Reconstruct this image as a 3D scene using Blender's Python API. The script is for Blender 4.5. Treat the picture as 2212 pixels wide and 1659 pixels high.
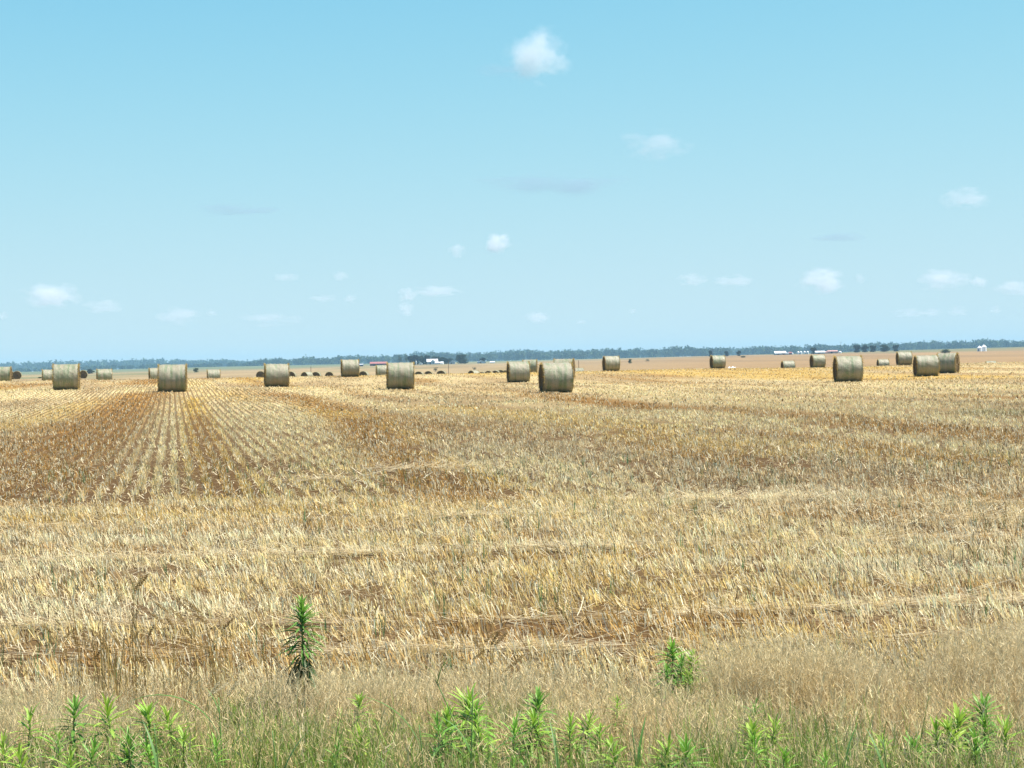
import bpy, bmesh, math, random
import numpy as np
from mathutils import Matrix, Vector

random.seed(7)
RNG = np.random.default_rng(11)
for o in list(bpy.data.objects):
    bpy.data.objects.remove(o)
scene = bpy.context.scene
COL = scene.collection
R = math.radians

# ------------------------------------------------------------------ camera
W, H, F = 2212.0, 1659.0, 4200.0          # measuring frame of the photograph, focal length in its pixels
CAM_Z = 1.5
PITCH, ROLL = math.atan(43.5 / F), R(1.2)
fwd = Vector((0, math.cos(PITCH), -math.sin(PITCH)))
right0 = Vector((1, 0, 0))
up0 = right0.cross(fwd)
right = right0 * math.cos(ROLL) - up0 * math.sin(ROLL)
up = right0 * math.sin(ROLL) + up0 * math.cos(ROLL)
cam_data = bpy.data.cameras.new('camera')
cam_data.sensor_width = 36.0
cam_data.lens = 36.0 * F / W
cam_data.clip_start = 0.1
cam_data.clip_end = 150000
cam = bpy.data.objects.new('camera', cam_data)
COL.objects.link(cam)
m = Matrix((right, up, -fwd)).transposed().to_4x4()
m.translation = Vector((0, 0, CAM_Z))
cam.matrix_world = m
scene.camera = cam

# ------------------------------------------------------------------ world, sun, exposure
SUN = Vector((0.45, 0.02, 0.885)).normalized()      # towards the sun
sun_elev = math.asin(SUN.z)
sun_az = math.atan2(SUN.x, SUN.y)
world = bpy.data.worlds.new('World')
scene.world = world
world.use_nodes = True
nt = world.node_tree
nt.nodes.clear()
sky = nt.nodes.new('ShaderNodeTexSky')
sky.sky_type = 'NISHITA'
sky.sun_disc = False
sky.sun_elevation = sun_elev
sky.sun_rotation = sun_az
sky.air_density = 0.6
sky.dust_density = 0.0
sky.ozone_density = 3.0
# the camera's rendering of the sky: each channel of the sky model gets its own contrast and gain
sepn = nt.nodes.new('ShaderNodeSeparateColor')
cmbn = nt.nodes.new('ShaderNodeCombineColor')
nt.links.new(sky.outputs[0], sepn.inputs[0])
for ch, (knee, gain) in enumerate(((.034, .665), (.024, .86), (.02, .925))):
    def wm(op, a_, b_):
        n_ = nt.nodes.new('ShaderNodeMath'); n_.operation = op
        for i_, v_ in enumerate((a_, b_)):
            if isinstance(v_, bpy.types.NodeSocket): nt.links.new(v_, n_.inputs[i_])
            else: n_.inputs[i_].default_value = v_
        return n_.outputs[0]
    sq = wm('POWER', wm('MULTIPLY', sepn.outputs[ch], .1), 2.0)
    res = wm('MULTIPLY', wm('DIVIDE', sq, wm('ADD', sq, knee)), gain * 10 / 2.07)
    nt.links.new(res, cmbn.inputs[ch])
bg = nt.nodes.new('ShaderNodeBackground')
bg.inputs[1].default_value = 0.1
wo = nt.nodes.new('ShaderNodeOutputWorld')
nt.links.new(cmbn.outputs[0], bg.inputs[0])
nt.links.new(bg.outputs[0], wo.inputs[0])
sd = bpy.data.lights.new('sun', 'SUN')
sd.energy = 5.0
sd.angle = R(0.53)
sd.color = (1.0, 0.94, 0.84)
sun = bpy.data.objects.new('sun', sd)
sun.rotation_euler = (-SUN).to_track_quat('-Z', 'Y').to_euler()
COL.objects.link(sun)
scene.view_settings.view_transform = 'Standard'
scene.view_settings.look = 'None'
scene.view_settings.gamma = 1.0
scene.view_settings.exposure = 1.05
scene.view_settings.use_curve_mapping = False
scene.render.engine = 'CYCLES'
scene.cycles.max_bounces = 6
scene.cycles.diffuse_bounces = 3
scene.cycles.glossy_bounces = 2
scene.cycles.transmission_bounces = 4
scene.cycles.volume_bounces = 3
scene.cycles.transparent_max_bounces = 8
scene.cycles.use_denoising = True
scene.cycles.caustics_reflective = False
scene.cycles.caustics_refractive = False


# ------------------------------------------------------------------ pixel helpers
def hor(X):
    return 786.0 - (X - W / 2) * math.tan(ROLL)


def pix_dir(X, Y):
    """Unit direction of a pixel of the 2212 x 1659 measuring frame."""
    return (fwd * F + right * (X - W / 2) - up * (Y - H / 2)).normalized()


def at_dist(X, Y, d):
    """The point of the pixel's ray at horizontal distance d (metres along +Y)."""
    v = pix_dir(X, Y)
    return Vector((0, 0, CAM_Z)) + v * (d / v.y)


# ------------------------------------------------------------------ terrain heights
CT_D = np.array([0, 60, 90, 120, 150, 175, 205, 250, 330, 450, 800, 1300, 2000, 2600, 4000, 12000.])
CT_X = np.array([-900, 0, 500, 1000, 1740, 1900, 2212, 3000.])
base_common = np.array([0, 0.0, .10, .35, .65, .75, .50, -.15, -.5, -.55, .2, 1.4])
CT_Z = np.zeros((len(CT_X), len(CT_D)))
far2000 = [0.4, 0.6, 1.4, 2.7, 4.9, 5.8, 6.0, 6.0]
far2600 = [1.0, 1.5, 3.0, 4.5, 7.0, 8.5, 9.5, 9.5]
far4000 = [4, 6, 8, 8, 9, 11, 12, 12]
for i, X in enumerate(CT_X):
    a = base_common.copy()
    if X > 1000:
        k = min(1, (X - 1000) / 800)
        a[1:7] -= k * np.array([0, .08, .2, .3, .25, .0])
    k = far2000[i] / 2.7
    a[10] = .2 * min(1.6, max(.3, k)); a[11] = 1.4 * min(1.9, max(.3, k))
    CT_Z[i, :12] = a
    CT_Z[i, 12:] = [far2000[i], far2600[i], far4000[i], far4000[i] + 3]


def smoothinterp_idx(v, grid):
    v = np.clip(v, grid[0], grid[-1] - 1e-6)
    i = np.clip(np.searchsorted(grid, v, side='right') - 1, 0, len(grid) - 2)
    t = (v - grid[i]) / (grid[i + 1] - grid[i])
    return i, t * t * (3 - 2 * t)


def base_z(x, y):
    d = np.hypot(x, y)
    yy = np.where(y > 1e-3, y, 1e-3)
    X = np.where(y > 0.2 * np.abs(x), W / 2 + F * x / yy, np.where(x > 0, 3000., -900.))
    i, t = smoothinterp_idx(np.clip(X, -900, 2999), CT_X)
    j, s = smoothinterp_idx(d, CT_D)
    z = (CT_Z[i, j] * (1 - t) + CT_Z[i + 1, j] * t) * (1 - s) + (CT_Z[i, j + 1] * (1 - t) + CT_Z[i + 1, j + 1] * t) * s
    return z


DIA = 1.5
# bales standing in full view on the near field: X of the centre, Y of the foot, distance
BALE_FOOT = [(143, 842, 110), (372, 846, 102), (597, 836, 119), (864, 841, 105), (1119, 826, 140), (1200, 848, 94),
             (1831, 825, 110), (2000, 813, 131), (2047, 806, 140), (1320, 802, 190), (1550, 796, 217), (1766, 795, 210),
             (756, 814, 168), (1145, 807, 205)]
# bales half hidden behind the crest: X, Y of the top, distance
BALE_TOP = [(6, 792.5, 185), (107, 798, 200), (225, 797.8, 196), (461, 798, 221), (338, 793.5, 196), (1953, 760, 212), (1218, 775.5, 150),
            (827, 789, 215), (1702, 780, 250), (1907, 776, 262), (2140, 780, 300), (1250, 795, 285)]
END_TOP = [(24, 803, 345), (37, 799, 345), (180, 799.5, 345), (563, 801.3, 335), (629, 802.2, 335), (663, 805, 330), (683, 800.7, 331),
           (711, 803.3, 331), (785.5, 801, 325), (904.8, 801.6, 325), (925.8, 801.4, 322), (953.5, 800.2, 315), (1023, 800.8, 315),
           (1041, 805, 330), (1055, 800, 320), (1070.6, 798.5, 335), (1081, 796, 345), (1093, 802, 345), (1272, 800.5, 345)]
CP = []
for X, Y, d in BALE_FOOT:
    p = at_dist(X, Y, d); CP.append((p.x, p.y, p.z))
for X, Y, d in BALE_TOP + END_TOP:
    p = at_dist(X, Y, d); CP.append((p.x, p.y, p.z - DIA + 0.03))
CP = np.array(CP)
GPX = CP[:, :2]


def kern(a, b):
    la = 14 + 0.10 * np.hypot(a[:, 0], a[:, 1])[:, None]
    d2 = (a[:, None, 0] - b[None, :, 0]) ** 2 + (a[:, None, 1] - b[None, :, 1]) ** 2
    return np.exp(-d2 / (2 * 30.0 ** 2)) * 0.6 + np.exp(-d2 / (2 * 10.0 ** 2)) * 0.4


GPW = np.linalg.solve(kern(GPX, GPX) + 0.02 * np.eye(len(CP)), CP[:, 2] - base_z(CP[:, 0], CP[:, 1]))


def ground_z(x, y):
    x = np.atleast_1d(np.asarray(x, float)).ravel()
    y = np.atleast_1d(np.asarray(y, float)).ravel()
    z = base_z(x, y)
    near = np.where((np.hypot(x, y) < 480) & (y > 20))[0]
    for s in range(0, len(near), 40000):
        k = near[s:s + 40000]
        z[k] += kern(np.stack([x[k], y[k]], 1), GPX) @ GPW
    return z


def gz(x, y):
    return float(ground_z([x], [y])[0])


def hit(X, Y, dmin, dmax):
    """Where a pixel's ray meets the ground between two distances (nearest approach if it misses)."""
    v = pix_dir(X, Y)
    ds = np.geomspace(dmin, dmax, 1500)
    px = v.x / v.y * ds; pz = CAM_Z + v.z / v.y * ds
    g = ground_z(px, ds) - pz
    k = np.where(g >= 0)[0]
    i = k[0] if len(k) else int(np.argmax(g))
    return float(px[i]), float(ds[i])


# ------------------------------------------------------------------ value noise for layouts
def vnoise(x, y, seed=0):
    xi = np.floor(x).astype(np.int64); yi = np.floor(y).astype(np.int64)
    fx = x - xi; fy = y - yi
    fx = fx * fx * (3 - 2 * fx); fy = fy * fy * (3 - 2 * fy)

    def h(a, b):
        n = (a * 374761393 + b * 668265263 + seed * 1442695041) & 0x7fffffff
        n = ((n ^ (n >> 13)) * 1274126177) & 0x7fffffff
        return ((n ^ (n >> 16)) & 0xffff) / 65535.0
    return (h(xi, yi) * (1 - fx) + h(xi + 1, yi) * fx) * (1 - fy) + (h(xi, yi + 1) * (1 - fx) + h(xi + 1, yi + 1) * fx) * fy


def fbm(x, y, seed=0, n=4):
    s = 0; a = .5; t = 0
    for k in range(n):
        s = s + a * vnoise(x * 2 ** k, y * 2 ** k, seed + k * 17); t += a; a *= .5
    return s / t


# ------------------------------------------------------------------ materials
def principled(name, base=(.5, .5, .5), rough=.7, spec=.3):
    mt = bpy.data.materials.new(name)
    mt.use_nodes = True
    b = mt.node_tree.nodes['Principled BSDF']
    b.inputs['Base Color'].default_value = (*base, 1)
    b.inputs['Roughness'].default_value = rough
    b.inputs['Specular IOR Level'].default_value = spec
    return mt, mt.node_tree, b


def noise_node(nt_, scale, detail=4, rough=.55, vec=None):
    n = nt_.nodes.new('ShaderNodeTexNoise')
    n.inputs['Scale'].default_value = scale
    n.inputs['Detail'].default_value = detail
    n.inputs['Roughness'].default_value = rough
    if vec is not None:
        nt_.links.new(vec, n.inputs['Vector'])
    return n


def mixcol(nt_, fac, a, b, mode='MIX'):
    n = nt_.nodes.new('ShaderNodeMix')
    n.data_type = 'RGBA'; n.blend_type = mode
    for sock, v in ((0, fac), (6, a), (7, b)):
        if isinstance(v, bpy.types.NodeSocket):
            nt_.links.new(v, n.inputs[sock])
        elif sock == 0:
            n.inputs[0].default_value = v
        else:
            n.inputs[sock].default_value = (*v, 1)
    return n.outputs[2]


def ramp(nt_, fac, p0, p1, c0=(0, 0, 0), c1=(1, 1, 1)):
    n = nt_.nodes.new('ShaderNodeValToRGB')
    n.color_ramp.elements[0].position = p0; n.color_ramp.elements[1].position = p1
    n.color_ramp.elements[0].color = (*c0, 1); n.color_ramp.elements[1].color = (*c1, 1)
    nt_.links.new(fac, n.inputs[0])
    return n.outputs[0]


def tint_mat(name, rough=.6, spec=.25, transl=0.0, vary=.25, scale=30):
    """Material whose own colour is stored per piece in the 'tint' attribute."""
    mt, t, b = principled(name, rough=rough, spec=spec)
    at = t.nodes.new('ShaderNodeAttribute'); at.attribute_name = 'tint'
    nz = noise_node(t, scale, 2)
    c = mixcol(t, vary, at.outputs['Color'], ramp(t, nz.outputs['Fac'], .3, .7, (.55, .55, .55), (1.25, 1.25, 1.25)), 'MULTIPLY')
    t.links.new(c, b.inputs['Base Color'])
    if transl > 0:
        tr = t.nodes.new('ShaderNodeBsdfTranslucent')
        t.links.new(c, tr.inputs['Color'])
        mx = t.nodes.new('ShaderNodeMixShader'); mx.inputs[0].default_value = transl
        out = [n for n in t.nodes if n.type == 'OUTPUT_MATERIAL'][0]
        t.links.new(b.outputs[0], mx.inputs[1]); t.links.new(tr.outputs[0], mx.inputs[2])
        t.links.new(mx.outputs[0], out.inputs['Surface'])
    return mt


M_STRAW = tint_mat('straw', .5, .18, .36, .2, 40)
M_LEAF = tint_mat('leaf', .5, .35, .3, .3, 25)
M_TREE = tint_mat('tree_foliage', .7, .15, .15, .3, .4)
M_BARK = principled('bark', (.10, .075, .055), .9, .1)[0]


# ------------------------------------------------------------------ mesh building
def tag(o, label=None, cat=None, group=None, kind=None):
    if label: o['label'] = label
    if cat: o['category'] = cat
    if group: o['group'] = group
    if kind: o['kind'] = kind
    return o


def empty(name, loc, rz=0.0, parent=None):
    o = bpy.data.objects.new(name, None)
    o.empty_display_size = .2
    o.location = loc; o.rotation_euler = (0, 0, rz)
    COL.objects.link(o)
    return o


def link(name, me, mat=None, parent=None, loc=None):
    if mat and not len(me.materials):
        me.materials.append(mat)
    o = bpy.data.objects.new(name, me)
    COL.objects.link(o)
    if parent: o.parent = parent
    if loc is not None: o.location = loc
    return o


def np_mesh(name, verts, quads, colors=None, smooth=False):
    """quads: (n,4) int array"""
    me = bpy.data.meshes.new(name)
    n = len(verts); k = len(quads); w = quads.shape[1]
    me.vertices.add(n)
    me.vertices.foreach_set('co', np.ascontiguousarray(verts, np.float32).ravel())
    me.loops.add(k * w)
    me.loops.foreach_set('vertex_index', np.ascontiguousarray(quads, np.int32).ravel())
    me.polygons.add(k)
    me.polygons.foreach_set('loop_start', np.arange(0, k * w, w, dtype=np.int32))
    me.polygons.foreach_set('loop_total', np.full(k, w, np.int32))
    if smooth:
        me.polygons.foreach_set('use_smooth', np.ones(k, bool))
    if colors is not None:
        a = me.attributes.new('tint', 'FLOAT_COLOR', 'POINT')
        c = np.ones((n, 4), np.float32); c[:, :3] = colors
        a.data.foreach_set('color', c.ravel())
    me.update(calc_edges=True)
    me.validate()
    return me


class Ribbons:
    """Collects thin tapering strips (straws, blades, leaves) as arrays."""
    def __init__(self):
        self.v = []; self.q = []; self.c = []; self.n = 0

    def add(self, base, direc, length, width, face, bend=None, seg=1, taper=.6, color=None, tipcolor=None, shape=None):
        """base (n,3); direc (n,3) unit; length, width (n,); face: azimuth of the strip's width; bend (n,3) sideways drift at the tip"""
        n = len(base)
        wd = np.stack([np.cos(face), np.sin(face), np.zeros(n)], 1)
        # width direction made square to the strip
        wd = wd - direc * np.sum(wd * direc, 1)[:, None]
        ln = np.linalg.norm(wd, axis=1)[:, None]
        wd = np.where(ln > 1e-3, wd / np.maximum(ln, 1e-3), np.array([[1., 0, 0]]))
        lv = []
        for s in range(seg + 1):
            t = s / seg
            c = base + direc * (length * t)[:, None]
            if bend is not None:
                c = c + bend * (t * t)
            if shape is not None:
                wt = shape(t)
            else:
                wt = 1 - (1 - taper) * t
            h = wd * (width * .5 * wt)[:, None]
            lv.append(c - h); lv.append(c + h)
        k = 2 * (seg + 1)
        V = np.stack(lv, 1).reshape(-1, 3)
        idx = (np.arange(n) * k)[:, None] + self.n
        for s in range(seg):
            self.q.append(np.concatenate([idx + 2 * s, idx + 2 * s + 1, idx + 2 * s + 3, idx + 2 * s + 2], 1))
        self.v.append(V)
        if color is not None:
            if tipcolor is None:
                self.c.append(np.repeat(color, k, 0))
            else:
                cc = [color * (1 - s / seg) + tipcolor * (s / seg) for s in range(seg + 1) for _ in (0, 1)]
                self.c.append(np.stack(cc, 1).reshape(-1, 3))
        self.n += n * k

    def mesh(self, name):
        return np_mesh(name, np.concatenate(self.v), np.concatenate(self.q), np.concatenate(self.c) if self.c else None)


def dirs(tilt, az):
    return np.stack([np.sin(tilt) * np.cos(az), np.sin(tilt) * np.sin(az), np.cos(tilt)], 1)


# ------------------------------------------------------------------ ground sheet with its own colours
SP = .22                                          # row spacing, metres
ROW_AZ = math.atan((372 - W / 2) / F)            # the drilled rows run towards this bearing
rowd = np.array([math.sin(ROW_AZ), math.cos(ROW_AZ)])
rowp = np.array([math.cos(ROW_AZ), -math.sin(ROW_AZ)])

# patches of rust brown chaff and of yellow straw, traced on the ground: list of (points, half width in m, weight)
def gpath(pts, dmin=9, dmax=200):
    return [hit(X, Y, dmin, dmax) for X, Y in pts]


BROWN = [(gpath([(30, 1065), (110, 1000), (200, 930), (270, 880), (310, 850)]), 1.15, 1.0),
         (gpath([(-40, 1000), (60, 960), (150, 915)]), .9, .7),
         (gpath([(-30, 840), (40, 833), (110, 828)]), 2.2, .7),
         (gpath([(300, 830), (332, 815)]), 1.6, .8),
         (gpath([(430, 900), (455, 1000), (490, 1080)]), .28, .6),
         (gpath([(760, 905), (820, 960), (880, 1010), (960, 1060), (1030, 1085)]), .55, .8),
         (gpath([(600, 850), (650, 862), (740, 885)]), .9, .7),
         (gpath([(1230, 860), (1330, 872), (1450, 885)]), 1.2, .8),
         (gpath([(1500, 880), (1650, 890), (1800, 905)]), 1.0, .5),
         (gpath([(1340, 960), (1500, 985), (1640, 1010)]), .5, .6),
         (gpath([(1560, 930), (1800, 955), (1960, 985), (2200, 1010)]), .6, .6),
         (gpath([(1800, 915), (2000, 935), (2250, 960)]), .9, .7),
         (gpath([(1700, 1120), (1800, 1122), (1900, 1125)]), .22, .9),
         (gpath([(1950, 1060), (2080, 1075), (2212, 1090)]), .3, .6),
         (gpath([(0, 1085), (120, 1088), (250, 1085), (330, 1080)]), .3, .8),
         (gpath([(1130, 1170), (1180, 1165)]), .22, .8),
         (gpath([(1000, 1380), (1300, 1385), (1500, 1382)]), .2, .6),
         (gpath([(250, 1195), (330, 1200)]), .2, .8)]
YELLOW = [(gpath([(415, 860), (440, 950), (500, 1085)]), .45, .9),
          (gpath([(870, 985), (950, 1025), (1040, 1045)]), .5, .8),
          (gpath([(200, 870), (100, 905), (0, 930)]), 1.0, .5),
          (gpath([(640, 860), (760, 905), (850, 960)]), .8, .6),
          (gpath([(1280, 915), (1420, 950), (1600, 985)]), 1.0, .5),
          (gpath([(60, 1130), (300, 1120), (600, 1110)]), .6, .5),
          (gpath([(1700, 960), (1900, 975), (2150, 1000)]), .9, .5),
          (gpath([(950, 880), (1150, 900), (1400, 930)]), 1.3, .5)]
GREENP = [(gpath([(1095, 868), (1120, 868)]), .8, .6), (gpath([(85, 1000), (140, 1005)]), .2, .6),
          (gpath([(1640, 1045), (1660, 1050)]), .3, .4), (gpath([(2170, 890), (2212, 895)]), 1.5, .4),
          (gpath([(400, 1040), (420, 1050)]), .25, .5)]


def streak(paths, x, y):
    out = np.zeros_like(x)
    for pts, hw, wt in paths:
        best = np.full(x.shape, 1e9)
        for (ax, ay), (bx, by) in zip(pts[:-1], pts[1:]):
            dx, dy = bx - ax, by - ay
            L = dx * dx + dy * dy + 1e-9
            t = np.clip(((x - ax) * dx + (y - ay) * dy) / L, 0, 1)
            best = np.minimum(best, np.hypot(x - ax - t * dx, y - ay - t * dy))
        out = np.maximum(out, wt * np.clip(1.5 - best / hw, 0, 1))
    return out


def field_colour(x, y):
    """Mean colour of the straw cover at a spot of the near field."""
    s = x * rowp[0] + y * rowp[1]; l = x * rowd[0] + y * rowd[1]
    n1 = fbm(s / 2.2, l / 22.0, 3)
    n2 = fbm(s / 7.0, l / 60.0, 9)
    n3 = fbm(x / 1.3, y / 1.3, 21)
    pale = np.array([.78, .62, .32]); gold = np.array([.72, .48, .115]); grey = np.array([.55, .40, .20]); rust = np.array([.45, .245, .062])
    a = np.clip((n1 - .42) * 4, 0, 1)[:, None]
    c = pale * (1 - a) + grey * a
    g = np.clip((n2 - .47) * 4, 0, .8)[:, None]
    c = c * (1 - g) + gold * g
    r_ = np.clip((fbm(s / 3.1, l / 30.0, 40) - .60) * 5, 0, .75)[:, None]
    c = c * (1 - r_) + rust * r_
    # headland: bands along its own rows, pale and rust by turns
    hd = np.clip((23.0 - y) / 1.5, 0, 1) * np.clip((fbm(x / 2.6, y / .42, 71) - .53) * 5.5, 0, .85)
    hd = hd[:, None]
    c = c * (1 - hd) + rust * hd
    hp = (np.clip((23.0 - y) / 1.5, 0, 1) * np.clip((fbm(x / 3.0, y / .5, 72) - .52) * 5, 0, .8))[:, None]
    c = c * (1 - hp) + np.array([.88, .74, .46]) * hp
    yb = np.clip(streak(YELLOW, x, y) * (.5 + n3), 0, 1)[:, None]
    c = c * (1 - yb) + gold * yb
    bb = np.clip(streak(BROWN, x, y) * (.7 + 1.0 * n3), 0, 1)[:, None]
    c = c * (1 - bb) + rust * bb
    gb = np.clip(streak(GREENP, x, y) * (.3 + n3), 0, 1)[:, None]
    c = c * (1 - gb) + np.array([.17, .25, .10]) * gb
    return c


def build_ground():
    az_in = np.linspace(R(-27), R(27), 250)
    az_out = np.linspace(R(27), R(333), 62)[1:-1]
    az = np.concatenate([az_in, az_out])
    rr = np.concatenate([[0.0], np.geomspace(2.5, 9000, 360)])
    A, D = np.meshgrid(az, rr[1:])
    x = (D * np.sin(A)).ravel(); y = (D * np.cos(A)).ravel()
    z = ground_z(x, y)
    d = np.hypot(x, y)
    z = z + np.where(d < 60, (fbm(x / .35, y / .35, 5) - .5) * .05, 0)
    na, nr = len(az), len(rr) - 1
    verts = np.concatenate([np.stack([x, y, z], 1), [[0, 0, 0.0]]])
    i = np.arange(nr - 1)[:, None] * na; j = np.arange(na)[None, :]; jn = (j + 1) % na
    quads = np.stack([i + j, i + na + j, i + na + jn, i + jn], 2).reshape(-1, 4)[:, ::-1]
    # colours: red brown soil under the stubble, straw cover where the stalks close up, tan fields beyond the crest
    c = field_colour(x, y)
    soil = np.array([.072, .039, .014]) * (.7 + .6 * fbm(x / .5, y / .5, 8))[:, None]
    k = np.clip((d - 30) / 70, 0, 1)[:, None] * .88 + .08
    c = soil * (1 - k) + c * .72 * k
    verge = np.array([.16, .12, .06])
    kv = np.clip((8.6 - d) / .6, 0, 1)[:, None]
    c = c * (1 - kv) + verge * kv
    Xp = W / 2 + F * x / np.maximum(y, 1e-3)
    far = np.array([.28, .21, .115]) * (.72 + .56 * fbm(x / 40, y / 220, 31))[:, None]
    farR = np.array([.25, .168, .085]) * (.74 + .52 * fbm(x / 40, y / 220, 32))[:, None]
    kr = np.clip((Xp - 1050) / 500, 0, 1)[:, None]
    far = far * (1 - kr) + farR * kr
    gr = np.clip((fbm(x / 45, y / 300, 77) - .44) * 4, 0, 1) * np.clip((d - 300) / 100, 0, 1) * np.clip((1150 - Xp) / 300, 0, 1) * .75
    gr = np.maximum(gr, np.clip((d - 1500) / 200, 0, 1) * np.clip((fbm(x / 130, y / 250, 78) - .38) * 4, 0, 1) * .8)
    gr = gr[:, None]
    far = far * (1 - gr) + np.array([.12, .14, .065]) * gr
    woods = np.clip((d - 2300) / 300, 0, 1)[:, None]
    far = far * (1 - woods) + np.array([.13, .15, .07]) * woods
    kf = np.clip((d - 205) / 40, 0, 1)[:, None]
    c = c * (1 - kf) + far * kf
    quads_fan = np.stack([np.full(na, na * nr), j.ravel(), jn.ravel()], 1)[:, ::-1]
    me = bpy.data.meshes.new('ground')
    V = verts
    polys = quads
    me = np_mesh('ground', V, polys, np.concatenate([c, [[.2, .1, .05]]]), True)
    bm = bmesh.new(); bm.from_mesh(me); bm.verts.ensure_lookup_table()
    for q in quads_fan:
        bm.faces.new([bm.verts[int(t)] for t in q])
    bm.normal_update()
    if sum(f.normal.z for f in list(bm.faces)[:200]) < 0:
        bmesh.ops.reverse_faces(bm, faces=bm.faces[:])
    bm.to_mesh(me); bm.free()
    mt, t, b = principled('field_soil', rough=.95, spec=.1)
    at = t.nodes.new('ShaderNodeAttribute'); at.attribute_name = 'tint'
    tc = t.nodes.new('ShaderNodeTexCoord')
    mp = t.nodes.new('ShaderNodeMapping'); mp.inputs['Rotation'].default_value = (0, 0, ROW_AZ)
    mp.inputs['Scale'].default_value = (1, .35, 1)
    t.links.new(tc.outputs['Object'], mp.inputs['Vector'])
    n1 = noise_node(t, 9, 6, .7, mp.outputs[0])
    n2 = noise_node(t, .6, 5, .65, mp.outputs[0])
    c1 = mixcol(t, .75, at.outputs['Color'], ramp(t, n1.outputs['Fac'], .3, .7, (.55, .52, .5), (1.3, 1.3, 1.3)), 'MULTIPLY')
    c2 = mixcol(t, .5, c1, ramp(t, n2.outputs['Fac'], .3, .7, (.7, .66, .62), (1.2, 1.2, 1.2)), 'MULTIPLY')
    # bare soil shows between the drilled rows of the field beyond the headland
    sxy = t.nodes.new('ShaderNodeSeparateXYZ'); t.links.new(tc.outputs['Object'], sxy.inputs[0])

    def mth(op, a_, b_):
        n_ = t.nodes.new('ShaderNodeMath'); n_.operation = op
        for i_, v_ in enumerate((a_, b_)):
            if isinstance(v_, bpy.types.NodeSocket): t.links.new(v_, n_.inputs[i_])
            else: n_.inputs[i_].default_value = v_
        return n_.outputs[0]
    s_ = mth('ADD', mth('MULTIPLY', sxy.outputs[0], float(rowp[0])), mth('MULTIPLY', sxy.outputs[1], float(rowp[1])))
    cosr = mth('COSINE', mth('MULTIPLY', s_, 2 * math.pi / SP), 0)
    gap = ramp(t, mth('ADD', mth('MULTIPLY', cosr, -.5), mth('MULTIPLY', n1.outputs['Fac'], .5)), .15, .55)
    dist = t.nodes.new('ShaderNodeVectorMath'); dist.operation = 'LENGTH'; t.links.new(tc.outputs['Object'], dist.inputs[0])
    zone = mth('MULTIPLY', mth('GREATER_THAN', dist.outputs['Value'], 22.0), mth('LESS_THAN', dist.outputs['Value'], 225.0))
    c3 = mixcol(t, mth('MULTIPLY', mth('MULTIPLY', gap, zone), .75), c2, (.078, .044, .016))
    t.links.new(c3, b.inputs['Base Color'])
    bp = t.nodes.new('ShaderNodeBump'); bp.inputs['Strength'].default_value = .6; bp.inputs['Distance'].default_value = .05
    t.links.new(n1.outputs['Fac'], bp.inputs['Height']); t.links.new(bp.outputs[0], b.inputs['Normal'])
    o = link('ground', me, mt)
    tag(o, 'reddish soil of the harvested field running out to the far woods', 'ground', kind='structure')


build_ground()

# ------------------------------------------------------------------ haze: the air between here and the woods
def build_haze():
    bm = bmesh.new()
    bmesh.ops.create_cube(bm, size=1)
    me = bpy.data.meshes.new('haze'); bm.to_mesh(me); bm.free()
    mt = bpy.data.materials.new('haze_air'); mt.use_nodes = True
    t = mt.node_tree; t.nodes.clear()
    v = t.nodes.new('ShaderNodeVolumePrincipled')
    v.inputs['Color'].default_value = (.36, .63, .89, 1)
    v.inputs['Density'].default_value = 0.00009
    v.inputs['Anisotropy'].default_value = 0.0
    out = t.nodes.new('ShaderNodeOutputMaterial'); t.links.new(v.outputs[0], out.inputs['Volume'])
    o = link('haze', me, mt)
    o.scale = (18600, 18600, 70); o.location = (0, 0, 31)
    tag(o, 'pale blue summer haze in the air over the field', 'haze', kind='stuff')
build_haze()

# ------------------------------------------------------------------ stubble (nobody could count it)
SECT = math.tan(R(14.8)) * 1.22


def straw_palette(n, mean, spread=.22):
    c = mean * (1 + (RNG.random((n, 1)) - .5) * 2 * spread)
    w = RNG.random(n)
    pale = (w < .27)[:, None]
    c = np.where(pale, np.array([.90, .80, .55]) * (.85 + .13 * RNG.random((n, 1))), c)
    dark = (w > .88)[:, None]
    c = np.where(dark, np.array([.20, .125, .055]) * (.7 + .6 * RNG.random((n, 1))), c)
    return c


def in_field(x, y):
    e = 8.55 + (fbm(x / 1.1, 0 * x + 3.3, 60) - .5) * 1.2 - .35 * (x > 1.6)
    return y > e


def tufts(x, y, per, spreadr, tiltm, lean_az, lean_amt, lmean, wmin, wmax, rb, spl=None):
    """Straws standing in small tufts: a few stalks splaying out of each root."""
    n0 = len(x)
    k = RNG.poisson(per, n0)
    lt = lmean * (.6 + .8 * RNG.random(n0))                    # each tuft is cut at its own height
    ta = lean_az + RNG.normal(0, .5, n0); tl = np.abs(RNG.normal(lean_amt, .16, n0))
    idx = np.repeat(np.arange(n0), k); n = len(idx)
    bx = x[idx] + RNG.normal(0, spreadr, n); by = y[idx] + RNG.normal(0, spreadr, n)
    own = dirs(np.abs(RNG.normal(tiltm, .22, n)), RNG.uniform(0, 2 * math.pi, n))
    lean = dirs(tl, ta)[idx]
    dr = own + lean * np.array([1, 1, 0]); dr /= np.linalg.norm(dr, axis=1)[:, None]
    ln = lt[idx] * (.65 + .6 * RNG.random(n))
    tone = (.72 + .55 * RNG.random(n0))[idx][:, None]
    col = np.clip(straw_palette(n, field_colour(bx, by), .22) * tone, 0, .92)
    rb.add(np.stack([bx, by, ground_z(bx, by) - .01], 1), dr, ln, RNG.uniform(wmin, wmax, n), RNG.uniform(0, math.pi, n), None, 1, .85, col)
    return n


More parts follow.
